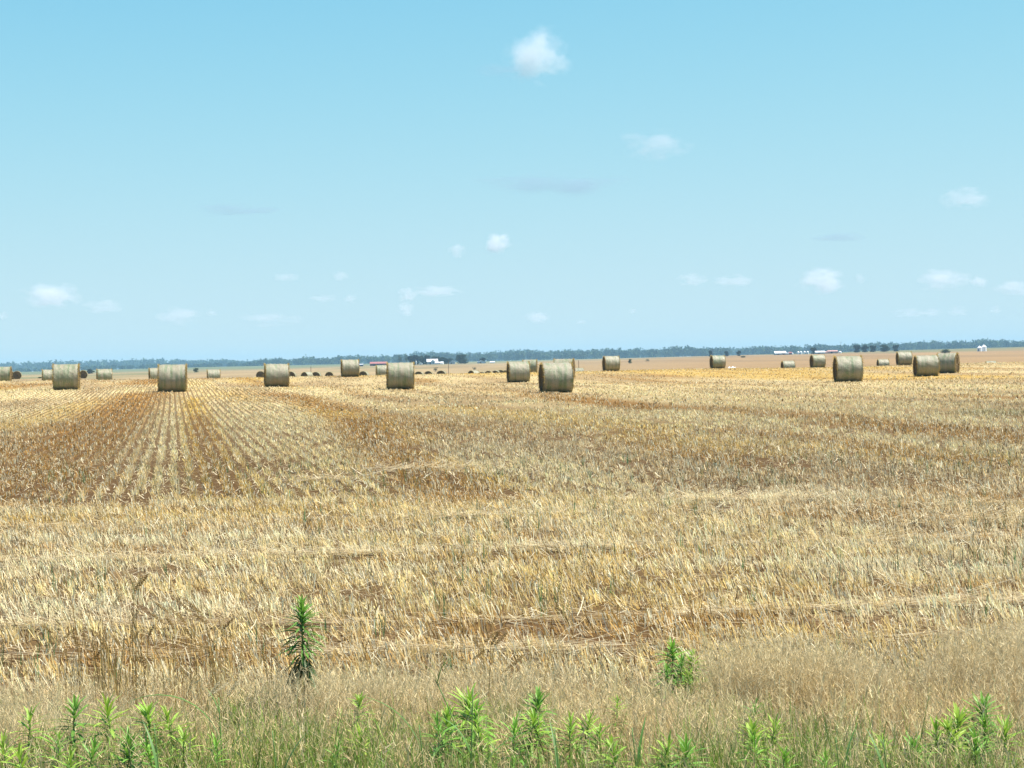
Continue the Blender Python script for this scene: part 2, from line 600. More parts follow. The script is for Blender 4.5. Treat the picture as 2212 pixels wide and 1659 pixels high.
def build_stubble():
    HEAD = 22.0
    # headland: rows run across, stalks lean away to one side
    rb = Ribbons()
    xs = []; ys = []
    r_ = 7.6
    while r_ < HEAD + .6:
        hw = r_ * SECT + .3
        n = int(2 * hw * 24)
        x = RNG.uniform(-hw, hw, n)
        y = r_ + RNG.normal(0, .028, n) + .05 * np.sin(x * .7 + r_)
        xs.append(x); ys.append(y); r_ += .19
    x = np.concatenate(xs); y = np.concatenate(ys)
    lanes = np.zeros_like(x)
    for yc, hwid in LANES:
        lanes = np.maximum(lanes, np.clip(1.4 - np.abs(y - yc(x)) / hwid, 0, 1))
    edge = HEAD + (fbm(x / .8, x * 0, 14) - .5) * 2.4
    dens = fbm(x / .6, y / .35, 15)
    keep = in_field(x, y) & (y < edge) & (dens > .27 + .14 * RNG.random(len(x))) & (RNG.random(len(x)) > lanes * .85)
    x, y = x[keep], y[keep]
    n = tufts(x, y, 10, .026, .30, math.pi * .92, .38, .08, .0036, .0068, rb)
    print('headland straws', n)
    o = link('stubble', rb.mesh('stubble_headland'), M_STRAW)
    tag(o, 'short cut straw stubble of the headland rows running across the field edge', 'stubble', kind='stuff')

    # drilled rows running away, up to the crest
    rb = Ribbons()
    for d0, d1, per, k, wmin, wmax in ((21.2, 36, 44, 10, .0052, .0095), (36, 62, 21, 8, .0085, .015), (62, 110, 7, 5, .016, .028), (110, 215, 2.4, 3, .026, .045)):
        area = SECT * (d1 * d1 - d0 * d0)
        n = int(area * per)
        d = np.sqrt(RNG.uniform(d0 * d0, d1 * d1, n))
        x = d * RNG.uniform(-SECT, SECT, n); y = d
        s = x * rowp[0] + y * rowp[1]; l = x * rowd[0] + y * rowd[1]
        sp = SP
        rowk = np.round(s / sp)
        off = RNG.normal(0, .017 if d1 < 70 else .024, n)
        s2 = rowk * sp + off + .015 * np.sin(l * .6 + rowk)
        x = s2 * rowp[0] + l * rowd[0]; y = s2 * rowp[1] + l * rowd[1]
        edge = 22.0 + (fbm(x / .8, x * 0, 14) - .5) * 2.4
        keep = (y > edge) & (fbm(x / .9, y / 2.2, 25) > .26 + .1 * RNG.random(n))
        m_ = tufts(x[keep], y[keep], k, .022, .34, math.pi, .06, .078, wmin, wmax, rb)
        print('row straws', m_)
    o = link('stubble', rb.mesh('stubble_rows'), M_STRAW)
    tag(o, 'cut straw stubble in drilled rows running away between the hay bales', 'stubble', kind='stuff')

    # loose straw lying about, thick in the flattened wheel lanes
    rb = Ribbons()
    n = 95000
    d = np.sqrt(RNG.uniform(7.6 ** 2, 46 ** 2, n)); x = d * RNG.uniform(-SECT, SECT, n); y = d
    k = in_field(x, y) & (RNG.random(n) < np.where(d < 22, 1, .5) * np.clip((48 - d) / 30, 0, 1)); x, y = x[k], y[k]
    az = RNG.uniform(0, 2 * math.pi, len(x)); ln = RNG.uniform(.05, .22, len(x))
    lx = [x]; ly = [y]; la = [az]; ll = [ln]; lz = [RNG.uniform(.005, .05, len(x))]
    for yc, hwid in LANES:
        d0 = yc(np.array([0.]))[0]
        m_ = int(d0 * SECT * 2 * 560 * hwid / .12)
        x = RNG.uniform(-d0 * SECT, d0 * SECT, m_); y = yc(x) + RNG.normal(0, hwid * .55, m_)
        k = (RNG.random(m_) < np.clip((fbm(x / 1.4, x * 0 + d0, 61) - .36) * 3.4, .12, 1)) & in_field(x, y)
        x, y = x[k], y[k]
        lx.append(x); ly.append(y); la.append(RNG.normal(0, .16, len(x)) + math.pi * RNG.integers(0, 2, len(x))); ll.append(RNG.uniform(.12, .42, len(x)))
        lz.append(RNG.uniform(.005, .04, len(x)))
    # swaths of combed-over straw where the rows meet the headland
    for X0, Y0, rx, ry, m_ in ((930, 1015, 1.1, 1.3, 900), (2080, 1130, .8, .35, 500), (1560, 1085, 1.2, .5, 700), (700, 1040, .6, .5, 300)):
        hx, hy = hit(X0, Y0, 9, 60)
        x = hx + RNG.normal(0, rx * .5, m_); y = hy + RNG.normal(0, ry * .5, m_)
        lx.append(x); ly.append(y); la.append(RNG.normal(.35, .4, m_) + math.pi * RNG.integers(0, 2, m_)); ll.append(RNG.uniform(.15, .45, m_)); lz.append(RNG.uniform(.01, .06, m_))
    x, y, az, ln, zz = map(np.concatenate, (lx, ly, la, ll, lz))
    n = len(x)
    z = ground_z(x, y) + zz
    el = RNG.normal(0, .12, n)
    dr = np.stack([np.cos(el) * np.cos(az), np.cos(el) * np.sin(az), np.sin(el)], 1)
    col = straw_palette(n, np.array([[.60, .475, .25]]) * np.ones((n, 1)), .25)
    # lying strips turn a flat side up
    wd = RNG.uniform(.0035, .006, n) * np.clip(y / 12, 1, 2.2)
    rb.add(np.stack([x, y, z], 1), dr, ln, wd, az + math.pi / 2, RNG.normal(0, .02, (n, 3)), 2, .9, col)
    o = link('loose_straw', rb.mesh('loose_straw'), M_STRAW)
    tag(o, 'loose pale straw lying in flattened lanes between the stubble', 'straw', kind='stuff')


LANES = [(lambda x: 15.5 + .02 * x + .10 * np.sin(x * .5), .16), (lambda x: 11.4 + .03 * x - .12 * np.cos(x * .8), .13),
         (lambda x: 10.15 + .035 * x - .1 * np.sin(x * .9 + 1), .12), (lambda x: 19.0 + .03 * x, .15)]
build_stubble()

# ------------------------------------------------------------------ hay bales
def bale_materials():
    mt, t, b = principled('net_wrapped_hay', rough=.5, spec=.5)
    tc = t.nodes.new('ShaderNodeTexCoord')
    oi = t.nodes.new('ShaderNodeObjectInfo')
    add = t.nodes.new('ShaderNodeVectorMath'); add.operation = 'ADD'
    cmb = t.nodes.new('ShaderNodeVectorMath'); cmb.operation = 'SCALE'
    cmb.inputs[0].default_value = (13.7, 7.1, 3.3)
    t.links.new(oi.outputs['Random'], cmb.inputs['Scale'])
    t.links.new(tc.outputs['Object'], add.inputs[0]); t.links.new(cmb.outputs[0], add.inputs[1])
    mp = t.nodes.new('ShaderNodeMapping'); mp.inputs['Scale'].default_value = (5.5, .5, .5)
    t.links.new(add.outputs[0], mp.inputs['Vector'])
    bands = noise_node(t, 1.0, 4, .6, mp.outputs[0])
    blot = noise_node(t, 2.4, 5, .65, add.outputs[0])
    fine = noise_node(t, 26, 4, .7, add.outputs[0])
    g1 = ramp(t, bands.outputs['Fac'], .42, .62)
    c = mixcol(t, g1, (.30, .275, .19), (.16, .20, .10))
    g2 = ramp(t, blot.outputs['Fac'], .45, .68)
    c = mixcol(t, g2, c, (.30, .255, .17))
    # green rim where the hay shows at either end
    sx = t.nodes.new('ShaderNodeSeparateXYZ'); t.links.new(tc.outputs['Object'], sx.inputs[0])
    ab = t.nodes.new('ShaderNodeMath'); ab.operation = 'ABSOLUTE'; t.links.new(sx.outputs[0], ab.inputs[0])
    rim = ramp(t, ab.outputs[0], .40, .72)
    mul = t.nodes.new('ShaderNodeMath'); mul.operation = 'MULTIPLY'
    t.links.new(rim, mul.inputs[0]); t.links.new(ramp(t, blot.outputs['Fac'], .62, .35), mul.inputs[1])
    c = mixcol(t, mul.outputs[0], c, (.13, .185, .075))
    c = mixcol(t, .8, c, ramp(t, fine.outputs['Fac'], .3, .72, (.55, .55, .55), (1.35, 1.35, 1.35)), 'MULTIPLY')
    t.links.new(c, b.inputs['Base Color'])
    bp = t.nodes.new('ShaderNodeBump'); bp.inputs['Strength'].default_value = .7; bp.inputs['Distance'].default_value = .04
    t.links.new(fine.outputs['Fac'], bp.inputs['Height']); t.links.new(bp.outputs[0], b.inputs['Normal'])
    m2, t, b = principled('hay_end', rough=.9, spec=.1)
    tc = t.nodes.new('ShaderNodeTexCoord')
    sx = t.nodes.new('ShaderNodeSeparateXYZ'); t.links.new(tc.outputs['Object'], sx.inputs[0])
    cx = t.nodes.new('ShaderNodeCombineXYZ'); t.links.new(sx.outputs[1], cx.inputs[0]); t.links.new(sx.outputs[2], cx.inputs[1])
    wv = t.nodes.new('ShaderNodeTexWave'); wv.wave_type = 'RINGS'; wv.rings_direction = 'Z'
    wv.inputs['Scale'].default_value = 3.4; wv.inputs['Distortion'].default_value = 2.2; wv.inputs['Detail'].default_value = 3
    t.links.new(cx.outputs[0], wv.inputs['Vector'])
    nz = noise_node(t, 18, 5, .7, tc.outputs['Object'])
    c = mixcol(t, wv.outputs['Fac'], (.10, .072, .04), (.20, .15, .08))
    c = mixcol(t, .9, c, ramp(t, nz.outputs['Fac'], .3, .7, (.45, .45, .45), (1.35, 1.3, 1.2)), 'MULTIPLY')
    t.links.new(c, b.inputs['Base Color'])
    bp = t.nodes.new('ShaderNodeBump'); bp.inputs['Strength'].default_value = .9; bp.inputs['Distance'].default_value = .05
    t.links.new(nz.outputs['Fac'], bp.inputs['Height']); t.links.new(bp.outputs[0], b.inputs['Normal'])
    return mt, m2


M_WRAP, M_END = bale_materials()
BL, BR = 1.46, DIA / 2


def bale_meshes(seed):
    rg = np.random.default_rng(seed)
    nu, nv = 72, 26
    u = np.linspace(0, 2 * math.pi, nu, endpoint=False)
    v = np.linspace(-.5, .5, nv)
    ph = rg.uniform(0, 6, 8)

    def rad(uu, xx):
        r = BR * (1 + .012 * np.sin(2 * uu + ph[0]) + .008 * np.sin(3 * uu + ph[1] + 2 * xx) + .006 * np.sin(14 * xx + ph[2]) + .004 * np.sin(31 * xx + ph[3] + uu))
        r = r + .010 * (fbm((np.cos(uu) + 2) * 5 + xx * 0, (np.sin(uu) + 2) * 5 + xx * 9, seed) - .5) * 3.5
        edge = np.clip((np.abs(xx) - .44) / .06, 0, 1)
        return r * (1 - .045 * edge ** 2)
    U, V = np.meshgrid(u, v)
    r = rad(U.ravel(), V.ravel())
    x = V.ravel() * BL; y = r * np.cos(U.ravel()); z = r * np.sin(U.ravel())
    zlow = -BR * .955                              # weight flattens the foot
    z = np.where(z < zlow, zlow + (z - zlow) * .15, z)
    z = z + BR * .965
    P = np.stack([x, y, z], 1)
    i = np.arange(nv - 1)[:, None] * nu; j = np.arange(nu)[None, :]; jn = (j + 1) % nu
    q = np.stack([i + j, i + jn, i + nu + jn, i + nu + j], 2).reshape(-1, 4)[:, ::-1]
    body = np_mesh('bale_wrap', P, q, None, True)
    body.materials.append(M_WRAP)
    ends = []
    for sgn, ring in ((-1, P[:nu]), (1, P[-nu:])):
        cen = ring.mean(0)
        rings = [ring]
        for k in range(1, 9):
            f = 1 - k / 9
            rr_ = cen + (ring - cen) * f
            rr_[:, 0] += sgn * (.035 * (1 - f ** 2) + rg.normal(0, .012, nu))
            rings.append(rr_)
        Pe = np.concatenate(rings + [cen[None] + [[sgn * .03, 0, 0]]])
        qs = []
        for k in range(8):
            a = k * nu
            qs.append(np.stack([a + j[0], a + jn[0], a + nu + jn[0], a + nu + j[0]], 1))
        qs = np.concatenate(qs)
        if sgn > 0: qs = qs[:, ::-1]
        tri = np.stack([8 * nu + j[0], 8 * nu + jn[0], np.full(nu, 9 * nu), np.full(nu, 9 * nu)], 1)
        me = bpy.data.meshes.new('bale_end')
        faces = [list(map(int, f)) for f in qs] + [[int(f[0]), int(f[1]), int(f[2])][::1 if sgn < 0 else -1] for f in tri]
        me.from_pydata(Pe.tolist(), [], faces); me.update()
        me.materials.append(M_END)
        ends.append(me)
    # ragged yellow straw round both rims and at the foot
    rb = Ribbons()
    for sgn in (-1, 1):
        n = 620
        a = rg.uniform(0, 2 * math.pi, n)
        rr_ = BR * (1 - .10 * rg.random(n) ** 2)
        zc = BR * .965
        b_ = np.stack([np.full(n, sgn * BL * .485) + rg.normal(0, .012, n), rr_ * np.cos(a), np.maximum(zc + rr_ * np.sin(a), .02)], 1)
        dr = np.stack([sgn * (.8 + 0 * a), np.cos(a) * .45, np.sin(a) * .45], 1) + rg.normal(0, .55, (n, 3))
        dr /= np.linalg.norm(dr, axis=1)[:, None]
        c = np.array([.48, .35, .11]) * (.6 + .7 * rg.random((n, 1)))
        rb.add(b_, dr, rg.uniform(.04, .13, n), rg.uniform(.008, .018, n), rg.uniform(0, 6, n), rg.normal(0, .02, (n, 3)), 1, .6, c)
    n = 260
    xx = rg.uniform(-BL * .48, BL * .48, n); uu = rg.uniform(.1, math.pi - .1, n)
    r = rad(uu, xx / BL)
    b_ = np.stack([xx, r * np.cos(uu), r * np.sin(uu) + BR * .965], 1)
    dr = np.stack([rg.normal(0, .5, n), np.cos(uu), np.sin(uu)], 1) + rg.normal(0, .3, (n, 3)); dr /= np.linalg.norm(dr, axis=1)[:, None]
    c = np.array([.66, .56, .34]) * (.7 + .5 * rg.random((n, 1)))
    rb.add(b_, dr, rg.uniform(.02, .06, n), rg.uniform(.006, .012, n), rg.uniform(0, 6, n), None, 1, .5, c)
    n = 340
    xx = rg.uniform(-BL * .52, BL * .52, n); yy = np.where(rg.random(n) < .5, -1, 1) * rg.uniform(.18, .62, n)
    aa = rg.uniform(0, 6.3, n)
    dr = np.stack([np.cos(aa), np.sin(aa), rg.uniform(0, .7, n)], 1); dr /= np.linalg.norm(dr, axis=1)[:, None]
    rb.add(np.stack([xx, yy, np.full(n, .01)], 1), dr, rg.uniform(.06, .2, n), rg.uniform(.008, .016, n), aa + 1.57, None, 1, .8, np.array([.62, .49, .25]) * (.6 + .6 * rg.random((n, 1))))
    fr = rb.mesh('bale_fringe'); fr.materials.append(M_STRAW)
    return body, ends, fr


BALES = [bale_meshes(100 + k) for k in range(4)]


def bale(loc, psi, label, group, var=0, tilt=0.0, scale=1.0, az=None):
    """psi: how far the left end is turned towards the viewer, in degrees from side-on."""
    bear = math.atan2(loc[0], loc[1])
    rz = -bear + R(psi)
    t = empty('hay_bale', (loc[0], loc[1], loc[2] - .02), rz)
    t.rotation_euler = (0, tilt, rz)
    ss = random.uniform(.97, 1.03); t.scale = (ss * random.uniform(.96, 1.04), ss * random.uniform(.97, 1.05), ss)
    body, ends, fr = BALES[var % 4]
    link('net_wrap', body, None, t)
    for e in ends: link('end_face', e, None, t)
    f = link('straw_fringe', fr, None, t); f['kind'] = 'stuff'
    tag(t, label, 'hay bale', group)
    return t


def slope_x(x, y, rz):
    c, s = math.cos(rz), math.sin(rz)
    return -math.atan2(gz(x + c * .7, y + s * .7) - gz(x - c * .7, y - s * .7), 1.4)


def place_bale(X, d, psi, label, group, var, flip=False):
    v = pix_dir(X, hor(X)); x, y = v.x / v.y * d, d
    rz = -math.atan2(x, y) + R(psi)
    bale((x, y, gz(x, y)), psi, label, group, var, slope_x(x, y, rz))


G1 = 'round hay bales standing on the near stubble'
G2 = 'hay bales half sunk behind the crest of the field'
NEAR = [  # psi per BALE_FOOT entry
    (-4, 'round bale tilted down to one side with a small pale bale close behind it'),
    (-2, 'round bale standing on the pale strip of stubble rows beside the rust brown strip'),
    (4, 'round bale with green edges, dark bale ends peeping out at both sides of it'),
    (2.5, 'round bale with green ends standing before a smaller bale at its left side'),
    (9, 'round bale with ragged left end, a paler bale touching behind its right side'),
    (11, 'largest round bale, ragged straw on its left end, another bale standing behind it'),
    (10, 'round bale with green left rim standing alone on the open brownish stubble'),
    (12, 'round bale covering the left end of the bale right behind it'),
    (-14, 'round bale turned with its right end to view, behind the left one of a pair'),
    (13, 'lone bale standing clear on the crest before a small round field bush'),
    (15, 'lone bale on the crest with a thin pole behind and white litter beside it'),
    (17, 'bale on the crest below the white farm sheds and grain bins'),
    (5, 'bale on the crest just before the dark end of a bale and a dark shed'),
    (-3, 'small bale seen between the two ragged bales of the middle field')]
for (X, Y, d), (psi, lab), k in zip(BALE_FOOT, NEAR, range(99)):
    place_bale(X, d, psi, lab, G1, k)
MID = [(-8, 'bale with a yellow straw end beside two sunken end-on bales and a bush'),
       (2, 'pale bale peeping out left of the tilted bale'), (3, 'small pale bale alone on the crest between two large bales'),
       (3, 'small pale bale alone on the crest beside a round green bush'), (6, 'bale sliver peeping out left of the bale on the pale strip'),
       (12, 'bale on the crest just left of the touching pair of bales'), (-10, 'bale standing right behind the largest bale'),
       (4, 'bale hidden but for its left part behind the green ended bale'), (14, 'low pale bale half sunk behind the crest below the white shed'),
       (12, 'low bale half sunk behind the crest between the lone bale and the pair'), (8, 'low pale bale sunk behind the crest below the white grain bins'),
       (3, 'pale green bale sunk behind the crest right of the largest bale')]
for (X, Y, d), (psi, lab), k in zip(BALE_TOP, MID, range(99)):
    place_bale(X, d, psi, lab, G2, k + 1)
G3 = 'row of end-on hay bales behind the crest'
END_LABEL = {24: 'front bale of the two end-on bales before a dark bush', 37: 'rear, higher bale of the two end-on bales before a dark bush',
             180: 'end-on bale peeping out behind the far side of the tilted bale', 563: 'dark end-on bale at the left edge of the bale with dark ends on both sides',
             629: 'end-on bale sliver at the right edge of the bale with dark ends on both sides', 663: 'slanting grey bale touching an end-on bale below a thin stake',
             683: 'end-on bale standing against the slanting grey bale', 711: 'lone end-on bale just right of the slanting grey bale',
             785.5: 'end-on bale beside the crest bale below the dark shed', 904.8: 'end-on bale touching the right edge of the green ended bale',
             925.8: 'middle one of three end-on bales below the farmhouse', 953.5: 'end-on bale next to the grey wispy bush',
             1023: 'slanting golden bale at the head of a bale row', 1041: 'low pale topped bale between the slanting golden bale and its dark row',
             1055: 'first full dark end-on bale after the pale topped one', 1070.6: 'middle dark end-on bale of the row behind the golden one',
             1081: 'highest dark end-on bale of the row behind the golden one', 1093: 'dark end-on bale half covered by the ragged bale',
             1272: 'low end-on bale next to the pale green sunken bale'}
for (X, Y, d), k in zip(END_TOP, range(99)):
    psi = 84 + RNG.uniform(-8, 8)
    if X in (663, 1023): psi = 48
    place_bale(X, d, psi, END_LABEL[X], G3, k + 2)
print('core done')
#PART2
# ------------------------------------------------------------------ verge of dry fine grass at the field edge
def verge_edge(x):
    return 8.55 + (fbm(x / 1.1, 0 * x + 3.3, 60) - .5) * 1.2 - .35 * (x > 1.6)


def build_verge():
    rb = Ribbons()
    n = 30000
    d = np.sqrt(RNG.uniform(4.6 ** 2, 9.3 ** 2, n)); x = d * RNG.uniform(-SECT, SECT, n); y = d
    e = verge_edge(x)
    cl = fbm(x / .55, y / .55, 51)
    tallp = np.clip(1 - np.hypot((x - 1.02) / .35, (y - 8.15) / .35), 0, 1) + np.clip(1 - np.hypot((x - 2.2) / .5, (y - 8.3) / .6), 0, 1)
    keep = (y < e + .25 + tallp * .3) & (cl + .5 * tallp > .34 + .22 * RNG.random(n)) & (RNG.random(n) < np.clip((e + .5 - y) / .9, .06, 1) + tallp)
    x, y, cl, tallp = x[keep], y[keep], cl[keep], tallp[keep]; n = len(x)
    z = ground_z(x, y)
    ht = RNG.normal(.25, .06, n).clip(.08, .42) * (.65 + .6 * cl) + .13 * tallp
    ht *= 1 - .42 * np.clip((y - 6.9) / .7, 0, 1)
    tilt = np.abs(RNG.normal(.16, .14, n)); az = RNG.uniform(0, 2 * math.pi, n)
    dr = dirs(tilt, az)
    mean = np.array([.57, .47, .25])
    col = mean * (.7 + .6 * RNG.random((n, 1))) * (1 + (RNG.random((n, 3)) - .5) * .12)
    pinkish = (fbm(x / .8, y / .8, 53) > .55)[:, None]
    col = np.where(pinkish, col * np.array([1.0, .96, .92]), col)
    bend = np.stack([RNG.normal(.02, .05, n), RNG.normal(0, .04, n), -np.abs(RNG.normal(0, .02, n))], 1)
    base = np.stack([x, y, z], 1)
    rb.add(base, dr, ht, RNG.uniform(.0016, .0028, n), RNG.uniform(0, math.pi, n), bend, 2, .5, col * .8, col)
    # drooping spikelets of the panicle
    K = 7
    for k in range(K):
        f = .45 + .55 * (k + RNG.random(n)) / K
        b_ = base + dr * (ht * f)[:, None] + bend * (f * f)[:, None]
        saz = RNG.uniform(0, 2 * math.pi, n) * .7 + .3 * az
        sd_ = dirs(RNG.uniform(.1, 1.1, n) + (RNG.random(n) < .25) * 1.5, saz)
        rb.add(b_, sd_, RNG.uniform(.02, .05, n), RNG.uniform(.0014, .0034, n), RNG.uniform(0, math.pi, n), None, 1, .25, col * 1.12 * (.8 + .4 * RNG.random((n, 1))))
    # fluffy pinkish clumps, taller than the rest
    for cx, cy, rr_, m_, h0 in ((1.05, 8.1, .22, 1500, .31), (1.25, 8.0, .25, 1200, .27), (2.05, 8.2, .25, 1300, .33), (2.3, 8.1, .3, 1600, .34), (2.15, 7.6, .3, 1300, .28), (-.75, 7.9, .3, 1300, .25),
                                (-1.6, 7.2, .3, 1100, .24), (-.05, 8.0, .25, 900, .24), (.35, 7.3, .25, 700, .2), (-1.9, 7.6, .25, 900, .22)):
        m_ = int(m_ * .6)
        x = cx + RNG.normal(0, rr_ * .7, m_); y = cy + RNG.normal(0, rr_ * .5, m_)
        b0 = np.stack([x, y, ground_z(x, y)], 1)
        hh = RNG.normal(h0, .05, m_).clip(.1, .45)
        dd = dirs(np.abs(RNG.normal(.12, .1, m_)), np.arctan2(y - cy, x - cx) + RNG.normal(0, .6, m_))
        cc = np.array([.64, .53, .31]) * (.72 + .5 * RNG.random((m_, 1)))
        bd = np.stack([RNG.normal(.03, .04, m_), RNG.normal(0, .03, m_), -np.abs(RNG.normal(0, .02, m_))], 1)
        rb.add(b0, dd, hh, RNG.uniform(.0012, .002, m_), RNG.uniform(0, math.pi, m_), bd, 2, .5, cc * .9)
        for k in range(9):
            f = .35 + .65 * (k + RNG.random(m_)) / 9
            rb.add(b0 + dd * (hh * f)[:, None] + bd * (f * f)[:, None], dirs(RNG.uniform(.2, 1.3, m_), RNG.uniform(0, 6.3, m_)), RNG.uniform(.015, .04, m_), RNG.uniform(.0012, .0028, m_),
                   RNG.uniform(0, math.pi, m_), None, 1, .3, cc * (.9 + .4 * RNG.random((m_, 1))))
    # bare brown stalks standing among the left-over wheat
    m_ = 150
    pick = RNG.random(m_)
    x = np.where(pick < .35, RNG.normal(-1.68, .11, m_), np.where(pick < .68, RNG.normal(-1.30, .10, m_), np.where(pick < .85, RNG.uniform(-2.1, -1.0, m_), RNG.normal(-.1, .1, m_)))); y = RNG.uniform(7.9, 8.8, m_)
    cc = np.array([.46, .31, .11]) * (.6 + .7 * RNG.random((m_, 1)))
    rb.add(np.stack([x, y, ground_z(x, y)], 1), dirs(np.abs(RNG.normal(.08, .06, m_)), RNG.uniform(0, 6.3, m_)), RNG.uniform(.2, .46, m_), RNG.uniform(.003, .0046, m_), RNG.uniform(0, 3.2, m_),
           np.stack([RNG.normal(0, .03, m_), RNG.normal(0, .03, m_), 0 * x], 1), 2, .7, cc)
    # single pale seed stalks standing above the rest
    m_ = 520
    x = RNG.uniform(-2.2, 2.5, m_); y = RNG.uniform(5.6, 8.6, m_)
    b0 = np.stack([x, y, ground_z(x, y)], 1); hh = RNG.uniform(.2, .36, m_); dd = dirs(np.abs(RNG.normal(.14, .1, m_)), RNG.uniform(0, 6.3, m_))
    cc = np.array([.68, .56, .32]) * (.75 + .4 * RNG.random((m_, 1)))
    bd = np.stack([RNG.normal(0, .05, m_), RNG.normal(0, .04, m_), -np.abs(RNG.normal(0, .03, m_))], 1)
    rb.add(b0, dd, hh, RNG.uniform(.0022, .0034, m_), RNG.uniform(0, 3.2, m_), bd, 3, .6, cc)
    tipp = b0 + dd * hh[:, None] + bd
    for k in range(5):
        rb.add(tipp - (dd * .02 * k), dirs(np.abs(RNG.normal(.5, .4, m_)), RNG.uniform(0, 6.3, m_)), RNG.uniform(.02, .045, m_), RNG.uniform(.003, .005, m_), RNG.uniform(0, 3.2, m_), None, 1, .4, cc)
    print('verge', n * (K + 1))
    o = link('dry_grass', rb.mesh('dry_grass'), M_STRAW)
    tag(o, 'fine tan seeding grass gone dry along the field edge', 'grass', kind='stuff')
    # green undergrowth along the road side
    rb = Ribbons()
    n = 80000
    d = np.sqrt(RNG.uniform(4.4 ** 2, 8.2 ** 2, n)); x = d * RNG.uniform(-SECT, SECT, n); y = d
    pg = .5 + (fbm(x / .38, y / .5, 57) - .5) * 1.35
    thr = .37 + np.clip((y - 5.9) / 1.9, 0, 1) * .36 - .10 * np.clip((-.2 - x) / 1.5, 0, 1) + .05 * RNG.random(n)
    keep = pg > thr
    x, y = x[keep], y[keep]; n = len(x)
    z = ground_z(x, y)
    col = np.array([.22, .32, .055]) * (.55 + .8 * RNG.random((n, 1))) * (1 + (RNG.random((n, 3)) - .5) * .3)
    ln = RNG.normal(.24, .07, n).clip(.07, .4) * (1 - .4 * np.clip((y - 6.6) / .9, 0, 1))
    rb.add(np.stack([x, y, z], 1), dirs(np.abs(RNG.normal(.3, .22, n)), RNG.uniform(0, 6.3, n)), ln, RNG.uniform(.003, .006, n), RNG.uniform(0, 3.2, n),
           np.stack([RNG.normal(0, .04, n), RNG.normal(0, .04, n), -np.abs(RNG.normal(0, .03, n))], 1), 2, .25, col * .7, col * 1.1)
    print('green', n)
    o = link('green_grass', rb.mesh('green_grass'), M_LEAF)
    tag(o, 'short green grass growing through the dry grass by the roadside', 'grass', kind='stuff')
    # volunteer green shoots scattered in the stubble
    rb = Ribbons()
    n = 900
    d = np.sqrt(RNG.uniform(8.6 ** 2, 30 ** 2, n)); x = d * RNG.uniform(-SECT, SECT, n); y = d
    keep = fbm(x / 1.5, y / 1.5, 58) > .52
    x, y = x[keep], y[keep]
    x = np.repeat(x, 5) + RNG.normal(0, .015, 5 * len(x)); y = np.repeat(y, 5) + RNG.normal(0, .015, len(x)); n = len(x)
    col = np.array([.13, .26, .09]) * (.6 + .7 * RNG.random((n, 1)))
    rb.add(np.stack([x, y, ground_z(x, y)], 1), dirs(np.abs(RNG.normal(.15, .15, n)), RNG.uniform(0, 6.3, n)), RNG.uniform(.08, .19, n), RNG.uniform(.004, .008, n), RNG.uniform(0, 3.2, n), None, 1, .2, col)
    o = link('green_shoots', rb.mesh('green_shoots'), M_LEAF)
    tag(o, 'thin green shoots sprouting here and there in the stubble', 'shoots', kind='stuff')


build_verge()


# ------------------------------------------------------------------ weeds, each leaf its own piece
def tube(points, radii, sides=5):
    V = []; Q = []
    P = [Vector(p) for p in points]
    for i, p in enumerate(P):
        t = (P[min(i + 1, len(P) - 1)] - P[max(i - 1, 0)]).normalized()
        a = t.cross(Vector((0, 0, 1)) if abs(t.z) < .9 else Vector((1, 0, 0))).normalized(); b = t.cross(a)
        for k in range(sides):
            w = 2 * math.pi * k / sides
            V.append(p + (a * math.cos(w) + b * math.sin(w)) * radii[i])
    for i in range(len(P) - 1):
        for k in range(sides):
            Q.append((i * sides + k, i * sides + (k + 1) % sides, (i + 1) * sides + (k + 1) % sides, (i + 1) * sides + k))
    Q.append(tuple(range(sides))[::-1]); Q.append(tuple((len(P) - 1) * sides + k for k in range(sides)))
    return V, Q


def pymesh(name, V, Q, mat, colour=None, smooth=False):
    me = bpy.data.meshes.new(name)
    me.from_pydata([tuple(v) for v in V], [], Q); me.update()
    if colour is not None:
        a = me.attributes.new('tint', 'FLOAT_COLOR', 'POINT')
        c = np.ones((len(V), 4), np.float32); c[:, :3] = colour
        a.data.foreach_set('color', c.ravel())
    if smooth:
        me.polygons.foreach_set('use_smooth', [True] * len(me.polygons))
    if mat: me.materials.append(mat)
    return me


def leaf_mesh(name, L, wmax, droop, col, tip):
    """A lance-shaped leaf from the origin along +X, folded a little on its midrib, drooping at the tip."""
    V = []; Q = []; C = []
    seg = 6
    for s in range(seg + 1):
        t = s / seg
        w = wmax * (math.sin(math.pi * (t * .86 + .09)) ** .8) * .5 if s < seg else .0006
        x = L * (t - .12 * droop * t * t); z = -droop * L * t * t
        V += [(x, -w, z + w * .35), (x, 0, z), (x, w, z + w * .35)]
        c = [col[i] * (1 - t) + tip[i] * t for i in range(3)]
        C += [c] * 3
        if s:
            a = 3 * (s - 1); b = 3 * s
            Q += [(a, b, b + 1, a + 1), (a + 1, b + 1, b + 2, a + 2)]
    return pymesh(name, V, Q, M_LEAF, np.array(C), True)


